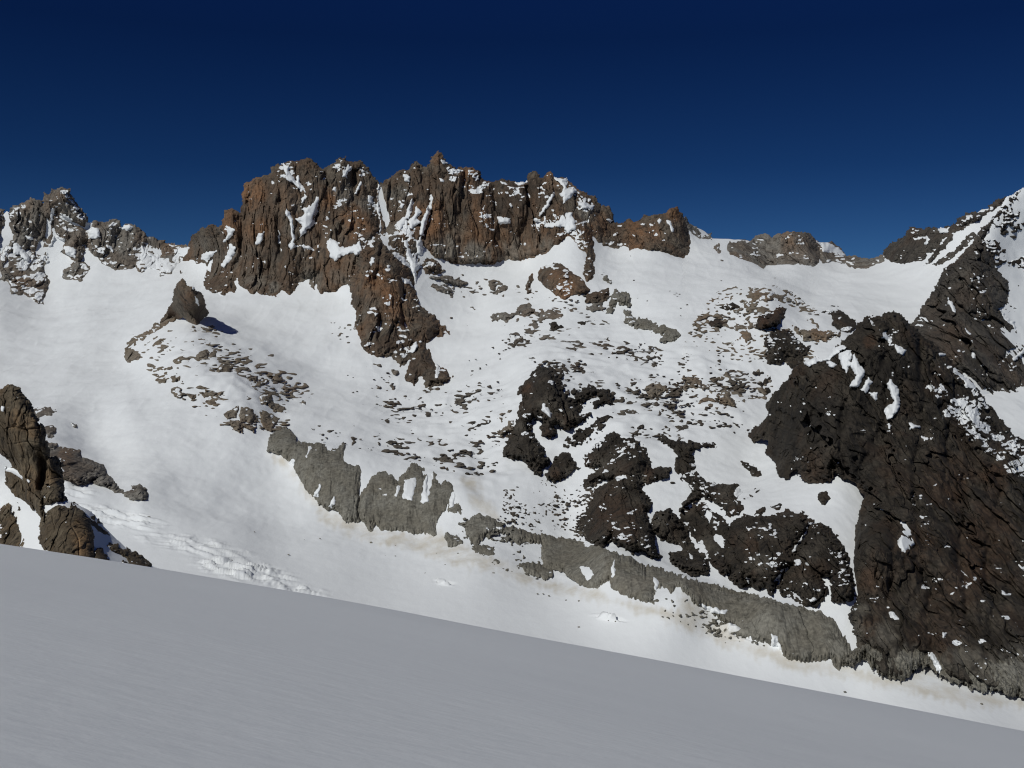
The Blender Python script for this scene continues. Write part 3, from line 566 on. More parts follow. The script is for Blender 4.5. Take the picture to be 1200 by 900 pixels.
# ------------------------------------------------------------------ moraine walls
mg = 'grey moraine walls above the valley glacier'
def moraine(label, polys, **kw):
    kw.setdefault('snowy', -0.25)
    kw.setdefault('cap', 5); kw.setdefault('drip', 2.0)
    return rock('moraine_wall', label, 'moraine', polys, 'moraine', A, k=1.0, rel=0.6, block=0.45, aniso=0.16, edge=1.0, bias=-2.0, ea=0.6, group=mg, **kw)
moraine('smooth brown grey moraine wall at the left, beside the ice fall', P(r5,'540,63 572,85 592,115 640,123 680,128 700,155 745,140 759,126 757,180 790,200 817,183 817,215 806,300 812,385 775,390 745,350 700,342 660,312 620,262 578,192 540,152 497,142 507,95'), patches=P(r5,'622,165 640,130 645,135 628,168;560,190 585,170 590,180 575,205;655,300 675,265 680,270 668,305;705,340 725,310 730,320 715,345'))
moraine('fluted moraine wall with an oval snow window', P(r5,'818,312 880,208 930,230 950,262 960,240 1002,188 1032,210 1045,240 1052,290 1070,262 1075,218 1092,260 1130,248 1142,265 1174,320 1168,362 1130,352 1142,295 1110,352 1077,392 1077,432 1010,432 960,422 900,422 870,392 850,422 838,402 808,362 800,370'), patches=P(r5,'972,247 1012,238 1002,322 966,312;1030,320 1045,235 1060,215 1070,225 1055,320 1040,330;1130,345 1145,290 1150,300 1140,345;938,300 950,260 955,270 945,305'))
moraine('broken stub of moraine rubble between the two moraine walls', P(r3,'143,400 180,368 240,393 272,420 240,422 200,442 170,472 148,432;278,420 330,428 402,443 412,475 350,457 320,467;73,440 122,465 80,477;163,490 210,483 242,510 180,512;328,545 400,548 442,575 420,587 360,572'), snowy=-.1, sub='small patch of moraine rubble in the snow between the moraine walls')
moraine('long grey moraine wall running right to the foot of the dark pyramid', P(r3,'403,433 450,443 550,468 600,488 650,508 720,528 752,548 777,580 780,553 850,578 950,608 1060,638 1200,663')[:0] + [np.concatenate([P(r3,'403,433 450,443 550,468 600,488 650,508 720,528 752,548 777,580 782,553 850,578 950,608 1060,638')[0], P(r2,'0,390 100,420 200,440 300,460 400,485 480,500 530,530 552,570 577,610 592,640 572,672 545,702 530,662 480,667 430,672 370,662 345,625 330,610 310,612 280,602 200,582 180,562')[0][1:], P(r3,'1090,762 1050,752 1000,702 950,682 920,652 890,612 860,642 830,622 800,632 797,682 760,672 700,652 655,622 648,592 600,617 565,622 530,602 480,562 420,552 408,500')[0]])],
 cap=7, patches=P(r3,'540,555 570,550 585,580 565,600;650,540 660,530 662,580 652,590;800,590 815,600 808,640 800,632')+P(r2,'60,475 120,490 155,495 150,510 100,505;310,575 330,590 350,650 335,655 312,620'))
rock('moraine_wall', 'pale grey rubble apron along the foot of the dark pyramid', 'moraine', P(r2,'548,690 560,650 600,640 640,600 700,610 760,590 830,600 860,640 890,640 950,590 1040,600 1120,620 1200,600 1400,600 1400,860 1200,804 1150,792 1110,778 1050,777 980,752 905,722 862,690 830,690 800,722 760,742 690,722 640,652 600,690'),
 'moraine', lambda U, V: C_DEPTH(U, V) - 9, k=0.9, cap=17, rel=0.8, block=0.8, aniso=0.35, edge=2.2, drip=4.5, ea=0.7, snowy=-.2, group=mg, patches=P(r2,'868,612 880,640 912,700 900,715 880,680 862,640'))
# ------------------------------------------------------------------ rib across the left corner and the near outcrop
rock('rock_outcrop', 'grey pink rock band low on the snowy rib behind the near crag', 'outcrop', P(r4,'213,342 250,318 300,318 352,333 357,365 402,380 442,400 457,435 420,452 380,467 340,472 300,457 268,442 245,400 225,375 190,330;408,467 450,438 480,450 512,490 560,510 590,505 578,485 610,478 642,500 637,537 590,542 550,527 480,497 430,477'),
 'grey', A, k=2.6, cap=18, snowy=.0, bias=-3.0, edge=1.4, step=.6, tints=[(78,532,14,.8)], sub='smaller grey rock band at the tip of the snowy rib')
rock('rock_outcrop', 'speckled grey rock at the top of the snowy rib behind the near crag', 'outcrop', P(r4,'140,160 200,150 252,156 242,170 190,182 170,212 148,192;188,210 240,220 242,272 210,272 198,240;300,200 340,220 330,225;205,290 250,305 245,330 215,330 190,300'),
 'grey', A, k=1.8, cap=8, snowy=.1, bias=-1.5, edge=2.0, step=.6, sub='small grey rock near the top of the snowy rib')
SEAM_N = [(P(r4,'-60,215 0,180 30,230 60,226 110,238 150,232 190,228')[0], 1.1, 3.85), (P(r4,'30,230 34,300 58,360 76,402 120,450 180,480')[0], 1.2, 4.4), (P(r4,'168,350 180,400 186,450 192,500')[0], 4.0, 22), (P(r4,'100,130 76,190 60,226')[0], 1.0, 2.75), (P(r4,'60,300 120,290 190,300')[0], 0.9, 2.2), (P(r4,'120,340 130,400 110,450')[0], 0.9, 2.75), (P(r4,'95,470 110,520 100,560')[0], 1.0, 2.75), (P(r4,'-40,260 20,280 34,300')[0], 1.0, 2.75), (P(r4,'20,90 60,110 100,100')[0], 0.9, 2.2), (P(r4,'205,400 215,470 205,540')[0], 1.2, 3.3)]
SEAM_B = [(P(r4,'225,600 240,680 220,760')[0], 1.0, 2.75), (P(r4,'330,590 315,660 345,720 350,800')[0], 1.0, 2.75), (P(r4,'200,680 300,660 390,680')[0], 0.9, 2.2), (P(r4,'270,700 290,790')[0], 0.9, 2.2)]
NK = dict(k=1.7, ang=2.2, bias=-1.6, block=1.0, nz=0.45, crack=0.10, fac=((42, 0.36), (19, 0.36), (8, 0.24)), rel=1.0, step=0.5, edge=0.9, back=0.9, scale=0.8)
rock('rock_crag', 'tall dark brown crag of stacked blocks at the left edge', 'crag', P(r4,'-220,140 -120,100 -60,110 0,90 20,60 50,46 80,65 97,95 112,120 132,130 142,180 162,200 182,230 192,280 212,330 214,362 242,370 264,390 270,450 277,500 282,547 240,557 196,562 186,530 190,590 180,622 150,582 100,542 50,512 18,462 24,408 60,404 38,372 0,342 -60,330 -220,360'),
 'near', N_DEPTH, cap=9, snowy=-.1, tints=[(20,490,16,.5),(35,500,16,.5),(60,560,12,.4),(40,560,14,.3)], patches=P(r4,'22,405 60,410 130,465 125,470 60,428 30,420;180,508 204,510 200,560 190,545;5,130 18,140 15,158 4,155'), pedge=.6, seams=SEAM_N, **NK)
rock('rock_crag', 'squat orange brown block at the foot of the near crag', 'crag', P(r4,'192,612 230,580 270,568 332,578 372,600 397,640 402,690 407,740 424,815 400,840 300,840 215,790 178,735 182,650'),
 'near', N_DEPTH, cap=10, snowy=-.1, tints=[(98,640,16,1.0),(90,620,14,.4)], patches=P(r4,'195,580 230,555 250,552 240,575 205,588'), pedge=.6, seams=SEAM_B, **NK)
rock('rock_crag', 'grey rubble rock below the crag in the left corner', 'crag', P(r4,'-220,560 -100,580 0,590 40,543 70,538 87,580 62,605 82,650 107,720 95,800 0,800 -220,760'), 'near', N_DEPTH, cap=8, snowy=.05, **NK)
rock('rock_crag', 'long dark stone trailing down to the right of the orange block', 'crag', P(r4,'385,613 412,620 422,650 472,690 484,704 450,692 410,662;400,728 432,730 452,770 495,830 470,860 415,840;468,730 520,750 572,780 612,800 655,830 655,870 600,860 560,802 500,772;543,820 572,830 560,845'), 'near', N_DEPTH, cap=6, snowy=.08, **dict(NK, back=None), sub='dark stone lying right of the squat orange brown block')

# ------------------------------------------------------------------ rubble nobody could count
def rubble(label, polys, mat='tan', bias=4.0, ea=1.8, edge=4.0):
    rock('rubble', label, 'rubble', polys, mat, A, k=2.0, cap=4, rel=0.6, edge=edge, bias=bias - 0.6, ea=ea, sdcap=1.0, kind='stuff', step=0.7, snowy=-.1)
rubble('thin scatter of rubble across the middle of the snow plateau', P(c8,'350,340 480,250 600,240 760,270 1050,290 1180,330 1180,380 900,360 700,370 420,400'), 'scree', 4.0, 2.4)
rubble('loose stones round the foot of the long buttress', P(c7,'540,220 670,240 680,350 540,345;340,10 450,10 450,130 350,130;900,340 1060,350 1060,400 900,395'), 'grey', 4.0)
rubble('rubble between the plateau bluffs', P(c8,'640,400 820,400 1000,450 1000,700 700,650;400,380 480,380 470,500 430,480'), 'scree', 4.0, 2.0)
rubble('stones spilling down below the short dark bluff', P(r3,'260,250 600,250 560,420 290,420'), 'scree', 3.6, 1.3)
rubble('thin ledges of stone across the bench below the spire', P(c6,'220,300 340,250 560,250 900,400 1080,560 1000,640 700,620 400,560 240,440'), 'tan', 4.1, 2.6, 4.5)
rubble('stones across the upper right of the plateau', P(r1,'110,70 260,10 360,20 480,70 480,210 330,240 120,220;0,320 120,330 220,300 320,310 300,420 120,450 0,400'), 'tan', 3.2, 1.8)
rubble('stones along the crest above the left moraine walls', P(c7,'190,500 420,500 640,560 960,560 960,690 640,680 560,640 400,620'), 'scree', 4.4, 2.4)
rubble('stones round the ruddy knoll', P(c4,'20,620 110,640 260,690 400,640 480,640 470,720 200,780 20,760'), 'grey', 3.2, 1.8)
rubble('stones in the snow gap below the massif', P(c3,'400,600 600,650 760,680 800,760 700,860 560,900 480,820'), 'grey', 4.4, 1.8)
rubble('broken rock along the moraine foot', P(r3,'130,380 420,420 420,600 260,560 100,460;740,640 920,680 1100,780 1190,830 1000,790 800,720') + P(r2,'0,440 150,520 200,590 100,560 0,520'), 'moraine', 3.4, 1.4)

c0 = (0, 0, 1)
def scree(label, s, mat, bias=3.4, ea=2.6):
    rock('rubble', label, 'rubble', P(c0, s), mat, A, k=2.0, cap=3, rel=0.5, edge=4.0, bias=bias, ea=ea, sdcap=1.0, lams=(4.6, 2.1), kind='stuff', step=0.6, snowy=-.1)
scree('fine dark scree and ledges over the middle of the snow plateau', '590,400 700,392 800,415 885,440 895,505 760,522 690,470 640,435', 'scree', 2.9)
scree('fine stones on the snow above the moraine walls', '440,470 580,440 605,500 570,570 500,545 430,530', 'scree', 3.4)
scree('fine brown scree on the knolls by the snow bowl', '835,345 905,325 965,365 955,425 870,425 800,400', 'tan', 2.6)
scree('fine brown ledges on the bench below the spire', '150,385 250,382 355,462 335,505 265,505 190,450', 'tan', 3.3, 3.2)
scree('fine grey scree below the ruddy knoll', '545,335 640,345 725,385 700,425 600,405', 'grey', 3.0)
scree('fine dark scree between the bluffs and the moraine crest', '590,560 700,560 690,640 640,625 590,610', 'scree', 2.8, 1.8)
# ------------------------------------------------------------------ snow terrain
SKY = np.array([(-160,292),(0,256),(8,247),(14,252),(60,250),(110,262),(118,262),(145,275),(200,295),(218,291),(240,292),(300,252),(440,222),(446,217.5),(452,226),(520,217),(650,232),(700,272),(800,278),
 (806,262),(815,266),(827,272),(835,279.5),(850,280),(877,282),(900,292),(950,292),(957,283),(975,287),(990,302),(1010,310),(1035,304),(1060,290),(1120,266),(1150,246),(1200,236),(1360,222)], float)

DIRT = P(r5,'500,150 540,160 620,270 700,350 800,380 880,430 1080,440 1130,480 1200,520 1200,560 1050,500 850,460 760,430 680,370 600,260') + \
 P(r3,'0,420 80,440 200,520 320,560 420,600 520,620 700,680 900,720 1100,800 1200,850 1200,880 1000,810 800,720 500,640 300,590 0,500') + \
 P(r2,'0,440 60,500 200,590 330,640 480,680 560,680 700,730 800,700 860,640 900,720 1060,790 1200,810 1200,830 1000,830 800,780 560,730 400,700 200,640 0,560') + \
 P(r3,'130,250 170,260 260,390 240,400 160,330')
def crevasse(U, V):
    h = np.zeros_like(U)
    for (cu, cv, ru, rv, amp) in ((285,668,75,16,3.0),(130,606,80,14,2.2),(345,690,55,8,2.0),(230,640,90,14,1.5),(870,742,36,9,4.0),(715,725,26,3.5,4.5),(520,683,18,3,3.0),(60,570,60,14,3.0)):
        w = sstep(1.0, 0.35, np.hypot((U - cu) / ru, (V - cv - (U - cu) * 0.16) / rv))
        if w.max() <= 0: continue
        n = noise(np.stack([(U + V * 1.2) / 24.0, (V - U * 0.14) / 2.8, np.full_like(U, cu)], -1), 3)
        n2 = noise(np.stack([U / 9.0, V / 2.4, np.full_like(U, cv)], -1), 4)
        h += w * amp * (1.7 * sstep(0.05, 0.3, n) - 0.8 * sstep(-0.1, -0.4, n) + 0.3 * n2 * (n > 0.05))
    return h

def build_terrain():
    us = np.arange(-240, 1471, 1.25)
    top = np.interp(us, SKY[:, 0], SKY[:, 1]) + 0.8 * noise2(us, us * 0, 9, 2)
    t = np.linspace(0, 1, 620)
    V = 960 + (top[None] - 960) * t[:, None]
    U = np.broadcast_to(us[None], V.shape)
    D = A(U, V)
    Pt = point(U, V, D)
    q = Pt * np.array([1, 1, 0.5])
    # wind scoops, roll overs, old avalanche tracks
    h = 5.0 * noise(q / 130.0, 1) + 2.2 * noise(q / 52.0, 2) + 0.7 * noise(q / 19.0, 5)
    h *= sstep(700, 1400, D) * 0.85 + 0.15
    q2 = np.stack([Pt[..., 0] / 70, Pt[..., 1] / 200, Pt[..., 2] / 60], -1)
    h += 2.0 * noise(q2, 6) * sstep(1300, 1900, D)
    bump = sstep(-10, 30, sd_union([np.array([(440, 480), (600, 430), (640, 380), (800, 390), (880, 420), (890, 510), (760, 540), (640, 560), (560, 590), (470, 545)], float), np.array([(150, 390), (260, 385), (360, 460), (340, 505), (260, 505)], float)], U, V, 32))
    h += bump * (3.8 * noise(q / 44.0, 21) + 2.2 * noise(q / 20.0, 22))
    rid = 1 - np.abs(noise(np.stack([Pt[..., 0] / 45, Pt[..., 1] / 150, Pt[..., 2] / 90], -1), 12)) * 2.2
    h += 0.7 * np.clip(rid, 0, 1) ** 3 * sstep(1400, 1800, D)
    h += 0.35 * noise(q / 9.0, 14)
    h *= 1 - 0.75 * sstep(0.0, 1.0, (V - 600 - 0.17 * (U - 300)) / 60)
    h += crevasse(U, V)
    Pt = Pt.copy(); Pt[..., 2] += h * sstep(0, 0.03, 1 - t)[:, None]
    dirt = sstep(-7, 5, sd_union(DIRT, U, V, 30) + 5 * noise2(U, V, 20, 8) + 5 * noise2(U, V, 26, 9, 0.2) + 3 * noise2(U, V, 5, 10)) * 0.85
    # the far side of the crest
    rows = [Pt]; dl = [dirt]
    for dy, dz in ((12, 6), (60, 45), (200, 190), (500, 520)):
        b = Pt[-1].copy(); b[:, 1] += dy; b[:, 2] -= dz; rows.append(b[None]); dl.append(np.zeros((1, len(us))))
    Pt = np.concatenate(rows); dirt = np.concatenate(dl)
    nr, nc = dirt.shape
    line = np.interp(U, [-150, 0, 200, 420, 560, 830, 1000, 1200, 1350], [585, 596, 604, 640, 660, 748, 792, 828, 860])
    gl = np.zeros((nr - 1, nc - 1), bool); gl[:U.shape[0] - 1] = (V > line)[:-1, :-1]
    for nm, kp in (('glacier', gl), ('snowfield', ~gl)):
        pv, pf, pa = compact(Pt.reshape(-1, 3), grid_faces(nr, nc, kp), {'dirt': dirt})
        o = mesh_object(nm, pv, pf, MSNOW, True, pa)
        tag(o, {'glacier': 'flat snow covered glacier running down the valley floor', 'snowfield': 'white snowfields and plateau below the rock peaks'}[nm], None, kind='structure')

def snow_solid(name, polys, depth, label, back, step=1.0, und=1.0, zoff=0.0, edge=1.0):
    U, V = bbox_grid(polys, 3, step)
    D = depth(U, V); mpp = float(np.median(D)) / FPX
    F = sd_union(polys, U, V) + edge * noise2(U, V, 14, 3)
    q = point(U, V, D) / mpp
    D = D - mpp * und * (5 * noise(q / 40.0, 4) + 1.6 * noise(q / 14.0, 5)) - mpp * 2.5 * np.tanh(F / 6)
    front = point(U, V, D)
    pb = point(U, V, D + mpp * (2 + back * np.maximum(F, 0)))
    pb[..., 2] -= mpp * 0.5 * np.maximum(F, 0)
    keep = cells(F > -1)
    fc = grid_faces(*U.shape, keep); N = U.size
    e = np.concatenate([fc[:, [0, 1]], fc[:, [1, 2]], fc[:, [2, 3]], fc[:, [3, 0]]])
    key = np.sort(e, 1); _, idx, cnt = np.unique(key[:, 0] * N + key[:, 1], return_index=True, return_counts=True)
    be = e[idx[cnt == 1]]
    fa = np.concatenate([fc, fc[:, ::-1] + N, np.stack([be[:, 1], be[:, 0], be[:, 0] + N, be[:, 1] + N], -1)])
    pv, pf, pa = compact(np.concatenate([front.reshape(-1, 3), pb.reshape(-1, 3)]), fa, {'dirt': np.zeros(2 * N)})
    o = mesh_object(name, pv, pf, MSNOW, True, pa)
    return tag(o, label, None, kind='structure')

build_terrain()
snow_solid('mountain_snow_slope', P(c5, '1120,120 1150,114 1166,100 1200,81 1300,40 1760,-20 1760,1400 1200,1450 860,1100 860,940 1000,900 1090,600 1040,420 1010,330 1060,230'), B_DEPTH, 'bright snow face of the right mountain above its dark cliff', 1.6, und=0.7)
snow_solid('snow_bank', P(r4, '-260,330 0,338 40,372 60,410 100,470 150,560 200,570 288,552 330,565 400,598 480,692 560,764 645,828 900,950 900,1100 -260,1100'), N_DEPTH, 'sunlit snow bank under the near crag', 1.2, step=0.8, und=0.35)

def build_foreground():
    n = 420
    s = np.linspace(-1, 1, 520); xs = np.sinh(s * 4.2) / math.sinh(4.2) * 420
    t = np.linspace(-0.52, 1, n); ys = np.sinh(t * 4.6) / math.sinh(4.6) * 520
    X, Y = np.meshgrid(xs, ys)
    z = -0.2695 * Y - 0.190 * 70 * np.tanh(X / 70)
    d = np.maximum(Y - 30, 0)
    z -= np.where(d < 110, d * d / 620.0, 110 * 110 / 620.0 + (d - 110) * 110 / 310.0)
    z -= np.maximum(-Y - 6, 0) ** 2 * 0.001
    z -= 0.00045 * np.minimum(np.abs(X), 70) ** 2
    z += 0.22 * noise(np.stack([X / 30, Y / 40, X * 0], -1), 8) * sstep(10, 40, Y)
    z += 0.10 * noise(np.stack([X / 11, Y / 14, X * 0], -1), 1) + 0.015 * noise(np.stack([X / 4, Y / 2.6, X * 0], -1), 2) * sstep(60, 20, Y)
    z += 0.006 * noise(np.stack([(X + .4 * Y) / 1.3, (Y - .25 * X) / 0.5, X * 0], -1), 3) * sstep(45, 12, np.hypot(X, Y)) + 0.008 * noise(np.stack([(X + .4 * Y) / 3.4, (Y - .25 * X) / 1.5, X * 0], -1), 7) * sstep(70, 20, np.hypot(X, Y))
    o = mesh_object('snow_slope', np.stack([X, Y, z], -1).reshape(-1, 3), grid_faces(n, 520), MSNOWNEAR, True, {'dirt': np.zeros(X.size)})
    tag(o, 'smooth blue grey shaded snow slope in the foreground', None, kind='structure')
build_foreground()

# rocks showing through the upper snow face of the right mountain
rock('rubble', 'speckled dark rock band across the upper snow face of the right mountain', 'rubble',
 P(c5, '1046,240 1100,190 1160,122 1200,96 1300,120 1300,330 1230,300 1150,320 1080,290;1000,330 1050,320 1110,370 1120,420 1065,450;1120,430 1200,400 1300,420 1300,480 1200,470 1150,480;1150,560 1180,540 1170,600 1140,610'),
 'dark', B_DEPTH, k=1.0, cap=3, snowy=0.30, edge=4.5, bias=1.3, sdcap=1.0, kind='stuff', rel=0.5)
rock('rubble', 'scattered dark rocks low on the snow face beside the dark cliff', 'rubble',
 P(c5, '1120,640 1170,630 1175,660 1130,665;1140,730 1200,735 1240,760 1180,770;1150,800 1240,790 1250,850 1180,860'), 'dark', B_DEPTH, k=1.0, cap=3, snowy=0.2, edge=4.0, bias=1.3, sdcap=1.0, kind='stuff', rel=0.5)
for r in ROCKS: build_rock(r)

# ------------------------------------------------------------------ boulders lying on the snow
import bmesh
def boulder_mesh(seed, mat):
    bm = bmesh.new(); bmesh.ops.create_icosphere(bm, subdivisions=2, radius=1)
    rg = np.random.RandomState(seed); nrm = rg.normal(size=(7, 3)); nrm /= np.linalg.norm(nrm, axis=1)[:, None]
    cut = rg.uniform(0.55, 0.85, 7)
    for v in bm.verts:
        p = np.array(v.co)
        for a, c in zip(nrm, cut):
            e = p @ a - c
            if e > 0: p = p - a * e
        v.co = p * np.array([1.15, 0.9, 0.75]) * (1 + 0.08 * noise(p[None] * 1.7, seed)[0])
    me = bpy.data.meshes.new('boulder'); bm.to_mesh(me); bm.free(); me.materials.append(mat)
    for n in ('snow', 'warm', 'pale', 'deep'):
        a = me.attributes.new(n, 'FLOAT', 'POINT'); a.data.foreach_set('value', np.zeros(len(me.vertices), np.float32))
    return me
BM = {k: boulder_mesh(k, MAT[m]) for k, m in ((0, 'dark'), (2, 'scree'), (3, 'moraine'), (5, 'dark'))}
base = {k: bpy.data.objects.new('boulder', m) for k, m in BM.items()}
spots = []
def S(c, s, grp):
    x0, y0, k = c
    for w in s.split():
        t = [float(a) for a in w.split(',')]
        spots.append((x0 + t[0] / k, y0 + t[1] / k, (t[2] if len(t) > 2 else 6) / k, grp))
MID, PLAT, LOW, BOWL, GLAC = 'mid', 'plat', 'low', 'bowl', 'glac'
S(c7, '430,280,7 455,290,6 620,270,12 640,320,12 590,290,7 555,300,7 600,300,6 625,285,7 565,378,6 455,360,7 475,355,7 395,110,7 430,100,9 405,85,6 385,95,6 370,35,7 390,60,6 520,240,5 1015,260,9 1050,245,8 1080,285,5 1110,265,5 1140,180,7 1145,200,6 1170,160,8 1190,155,7 770,440,10 780,405,8 790,430,7 875,455,7 910,515,5 1020,505,11 1045,515,10 990,505,7 900,360,6 920,365,6 940,370,5 990,375,5 1020,380,5 965,310,5 1000,210,5 1030,205,5', MID)
S(c7, '490,580,10 375,550,8 610,540,9 565,525,8 580,555,6 455,522,15 310,583,9 420,600,9 540,630,8 535,655,9 510,665,6 590,655,6 655,650,16 805,640,6 925,655,6 885,680,9 875,715,18 995,745,15 1060,745,9 1100,775,10 1130,690,7 1145,610,9 1170,620,7 690,600,7 720,595,6 620,590,6 650,580,5 1000,600,5 1040,605,7 1020,640,5 500,417,8 540,445,5 580,447,4 650,450,4 690,450,4 220,400,12 210,410,9 290,455,7 325,460,8 250,385,8 480,475,5 770,520,5 800,490,5 730,540,5 300,555,5 950,590,6', LOW)
S(c8, '20,625,12 45,635,12 230,860,8 60,860,8 10,865,12 150,465,5 310,150,8 170,168,8 450,290,10 485,275,8 565,300,9 430,358,9 430,390,6 465,325,11 400,330,9 410,350,9 780,375,8 765,378,6 545,350,6 785,505,8 735,510,5 975,515,8 970,535,7 1065,520,6 1045,608,6 1020,312,7 1050,335,9 1170,350,10 1190,310,8 825,340,9 910,405,13 850,400,11 880,395,8 660,265,10 1065,190,13 860,20,8 890,25,7 790,40,5 1020,70,6 835,50,5 990,85,6 465,470,10 520,455,10 935,555,11 920,565,8 880,590,15 905,625,9 895,650,9 830,695,12 540,545,6 690,440,12 705,415,8 700,460,9 650,430,6 570,205,8 590,212,7 780,280,8 820,282,9 800,288,7 900,310,5 930,315,5 500,375,7 580,385,6 675,298,8 960,25,9 970,15,6 940,10,6', PLAT)
S(c8, '110,270,8 140,298,9 160,285,7 185,272,7 145,325,7 215,215,6 190,210,6 240,218,6 15,380,10 12,400,9 50,370,9 80,350,6 110,385,6 125,375,5 80,410,6', MID)
S(c4, '570,595,7 660,657,9 590,680,7 635,693,7 760,665,9 785,660,7 775,672,6 820,710,8 790,760,5 980,597,6 555,480,4 865,825,9 1090,760,7 740,645,6 310,690,8 330,792,9 350,790,6 420,570,8 440,590,9 450,610,7 430,560,6 20,640,4 40,860,5 60,850,5 15,860,5 130,850,5 190,880,5', BOWL)
S(r3, '145,228,15 190,225,6 220,255,7 320,345,15 390,335,11 405,375,9 455,340,15 480,325,13 450,352,9 335,380,10 355,370,7 445,410,8 775,262,8 865,258,12 510,300,10 530,285,9 300,285,16 320,275,9 280,290,7 430,355,9 465,370,9 525,340,13 545,335,8 500,330,8 550,320,7 570,300,6 160,45,10 185,55,9 385,320,6 400,310,6 415,330,5 370,350,5 250,385,7 260,375,5 510,270,7 500,250,6 470,280,6 440,290,5', LOW)
S(r1, '125,260,6 20,265,5 205,270,5 180,350,7 215,370,8 200,415,8 195,390,7 240,340,8 225,330,7 30,485,4 65,125,6 45,170,7 55,165,6 410,60,9 420,70,7 385,45,6 215,120,6 445,115,7 470,118,8', PLAT)
S(r5, '565,510,5 365,530,5 940,515,5 855,468,8 620,458,3 675,453,4 445,430,4 365,418,4 75,378,6 1115,545,4 1045,575,4 905,515,4 800,505,3 940,478,4 1160,505,4 1085,505,3', GLAC)
S(r3, '235,575,6 535,765,7 535,673,6 490,670,5 390,648,6 410,648,5 430,655,5 640,742,5 665,745,5 1090,785,10 1030,780,8 1145,820,5 1185,830,5 970,765,6 990,775,5 1020,775,6 185,490,6 200,500,5', GLAC)
S(r2, '570,783,8 1050,825,8 185,570,10 245,610,5 170,575,6 110,570,8 130,572,7 150,610,4 960,800,4 965,760,6 980,770,5 790,790,4 760,760,4 880,780,4', GLAC)
S(r4, '560,338,5 630,370,7 635,450,7 725,545,5 430,310,5 470,325,6 550,410,7 560,450,6 545,400,5 520,420,5', GLAC)
INFO = {
 MID: ('dark boulder on the snow near the foot of the long brown buttress', 'boulders around the foot of the buttress'),
 LOW: ('dark boulder on the snow between the moraine walls and the bluffs', 'boulders on the low snow bench'),
 PLAT: ('dark boulder on the snow plateau between the bluffs and the peaks', 'boulders on the snow plateau'),
 BOWL: ('small dark boulder on the smooth snow below the orange rock wall', 'boulders in the upper snow bowl'),
 GLAC: ('small grey boulder on the snow below the moraine walls', 'boulders on the valley glacier'),
}
rg = random.Random(5)
first = set()
spots = spots[:296]
UU = np.array([s[0] for s in spots]); VV = np.array([s[1] for s in spots])
LOCS = point(UU, VV, A(UU, VV))
for i, (u, v, s, g) in enumerate(spots):
    k = 3 if g == GLAC else rg.choice((0, 2, 5))
    o = base[k] if k not in first else base[k].copy()
    first.add(k); C.objects.link(o)
    m = LOCS[i][1] / FPX
    sc = 0.55 * s * m * rg.uniform(0.9, 1.25)
    o.scale = (sc * rg.uniform(1.0, 1.6), sc * rg.uniform(0.8, 1.2), sc * rg.uniform(0.8, 1.15))
    o.rotation_euler = (0, 0, rg.uniform(-0.7, 0.7))
    o.location = LOCS[i] + np.array([0, -0.6 * sc, 0.25 * sc])
    tag(o, INFO[g][0], 'boulder', INFO[g][1], 'thing')

# ------------------------------------------------------------------ light, sky, camera
sc = bpy.context.scene
SUN_EL, SUN_AZ = 43.5, -138.0      # azimuth from straight ahead, clockwise: behind the left shoulder
w = bpy.data.worlds.new('World'); sc.world = w; w.use_nodes = True
nt = w.node_tree; nt.nodes.clear()
sky = nt.nodes.new('ShaderNodeTexSky'); sky.sky_type = 'NISHITA'; sky.sun_disc = False
sky.sun_elevation = math.radians(SUN_EL); sky.sun_rotation = math.radians(SUN_AZ)
sky.altitude = 3200; sky.air_density = 0.75; sky.dust_density = 0.1; sky.ozone_density = 6.0
bg = nt.nodes.new('ShaderNodeBackground'); bg.inputs[1].default_value = 0.05
out = nt.nodes.new('ShaderNodeOutputWorld')
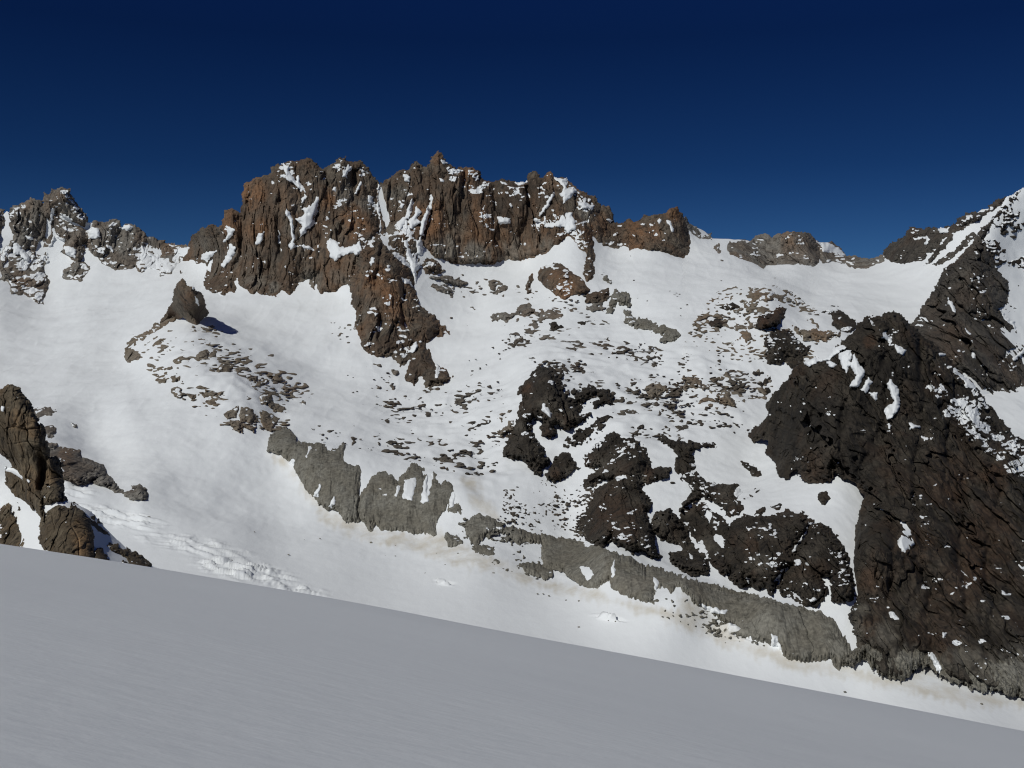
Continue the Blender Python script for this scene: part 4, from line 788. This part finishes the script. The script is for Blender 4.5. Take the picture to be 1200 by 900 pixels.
# multiplier darkens the sky with height; top stop raised as blue fill for the foreground
tc = nt.nodes.new('ShaderNodeTexCoord'); sp = nt.nodes.new('ShaderNodeSeparateXYZ'); cr = nt.nodes.new('ShaderNodeValToRGB')
nt.links.new(tc.outputs['Generated'], sp.inputs[0]); nt.links.new(sp.outputs[2], cr.inputs[0])
e = cr.color_ramp.elements
e[0].position = 0.03; e[0].color = (0.33, 0.58, 0.79, 1)
e[1].position = 0.40; e[1].color = (0.115, 0.30, 0.74, 1)
k = e.new(0.15); k.color = (0.135, 0.325, 0.55, 1)
k = e.new(0.27); k.color = (0.075, 0.21, 0.45, 1)
mu = nt.nodes.new('ShaderNodeMix'); mu.data_type = 'RGBA'; mu.blend_type = 'MULTIPLY'; mu.inputs[0].default_value = 1.0
nt.links.new(sky.outputs[0], mu.inputs[6]); nt.links.new(cr.outputs[0], mu.inputs[7])
nt.links.new(mu.outputs[2], bg.inputs[0]); nt.links.new(bg.outputs[0], out.inputs[0])

sl = bpy.data.lights.new('sun', 'SUN'); sl.energy = 3.2; sl.angle = math.radians(0.53); sl.color = (1.0, 1.0, 0.955)
so = bpy.data.objects.new('sun', sl); C.objects.link(so)
az, el = math.radians(SUN_AZ), math.radians(SUN_EL)
from mathutils import Vector
to_sun = Vector((math.sin(az) * math.cos(el), math.cos(az) * math.cos(el), math.sin(el)))
so.rotation_euler = to_sun.to_track_quat('Z', 'Y').to_euler()
so.location = (-50, -50, 200)

cam = bpy.data.cameras.new('camera'); cam.lens = 35; cam.sensor_width = 36; cam.sensor_fit = 'HORIZONTAL'
cam.clip_start = 0.1; cam.clip_end = 30000
co = bpy.data.objects.new('camera', cam); C.objects.link(co); sc.camera = co
co.location = (0, 0, EYE); co.rotation_euler = (PI / 2 - PITCH, 0, 0)
sc.view_settings.view_transform = 'Standard'; sc.view_settings.look = 'None'
sc.view_settings.exposure = -0.40; sc.view_settings.gamma = 1.0; sc.view_settings.use_curve_mapping = False
sc.cycles.filter_width = 1.15; sc.cycles.max_bounces = 5; sc.cycles.diffuse_bounces = 3
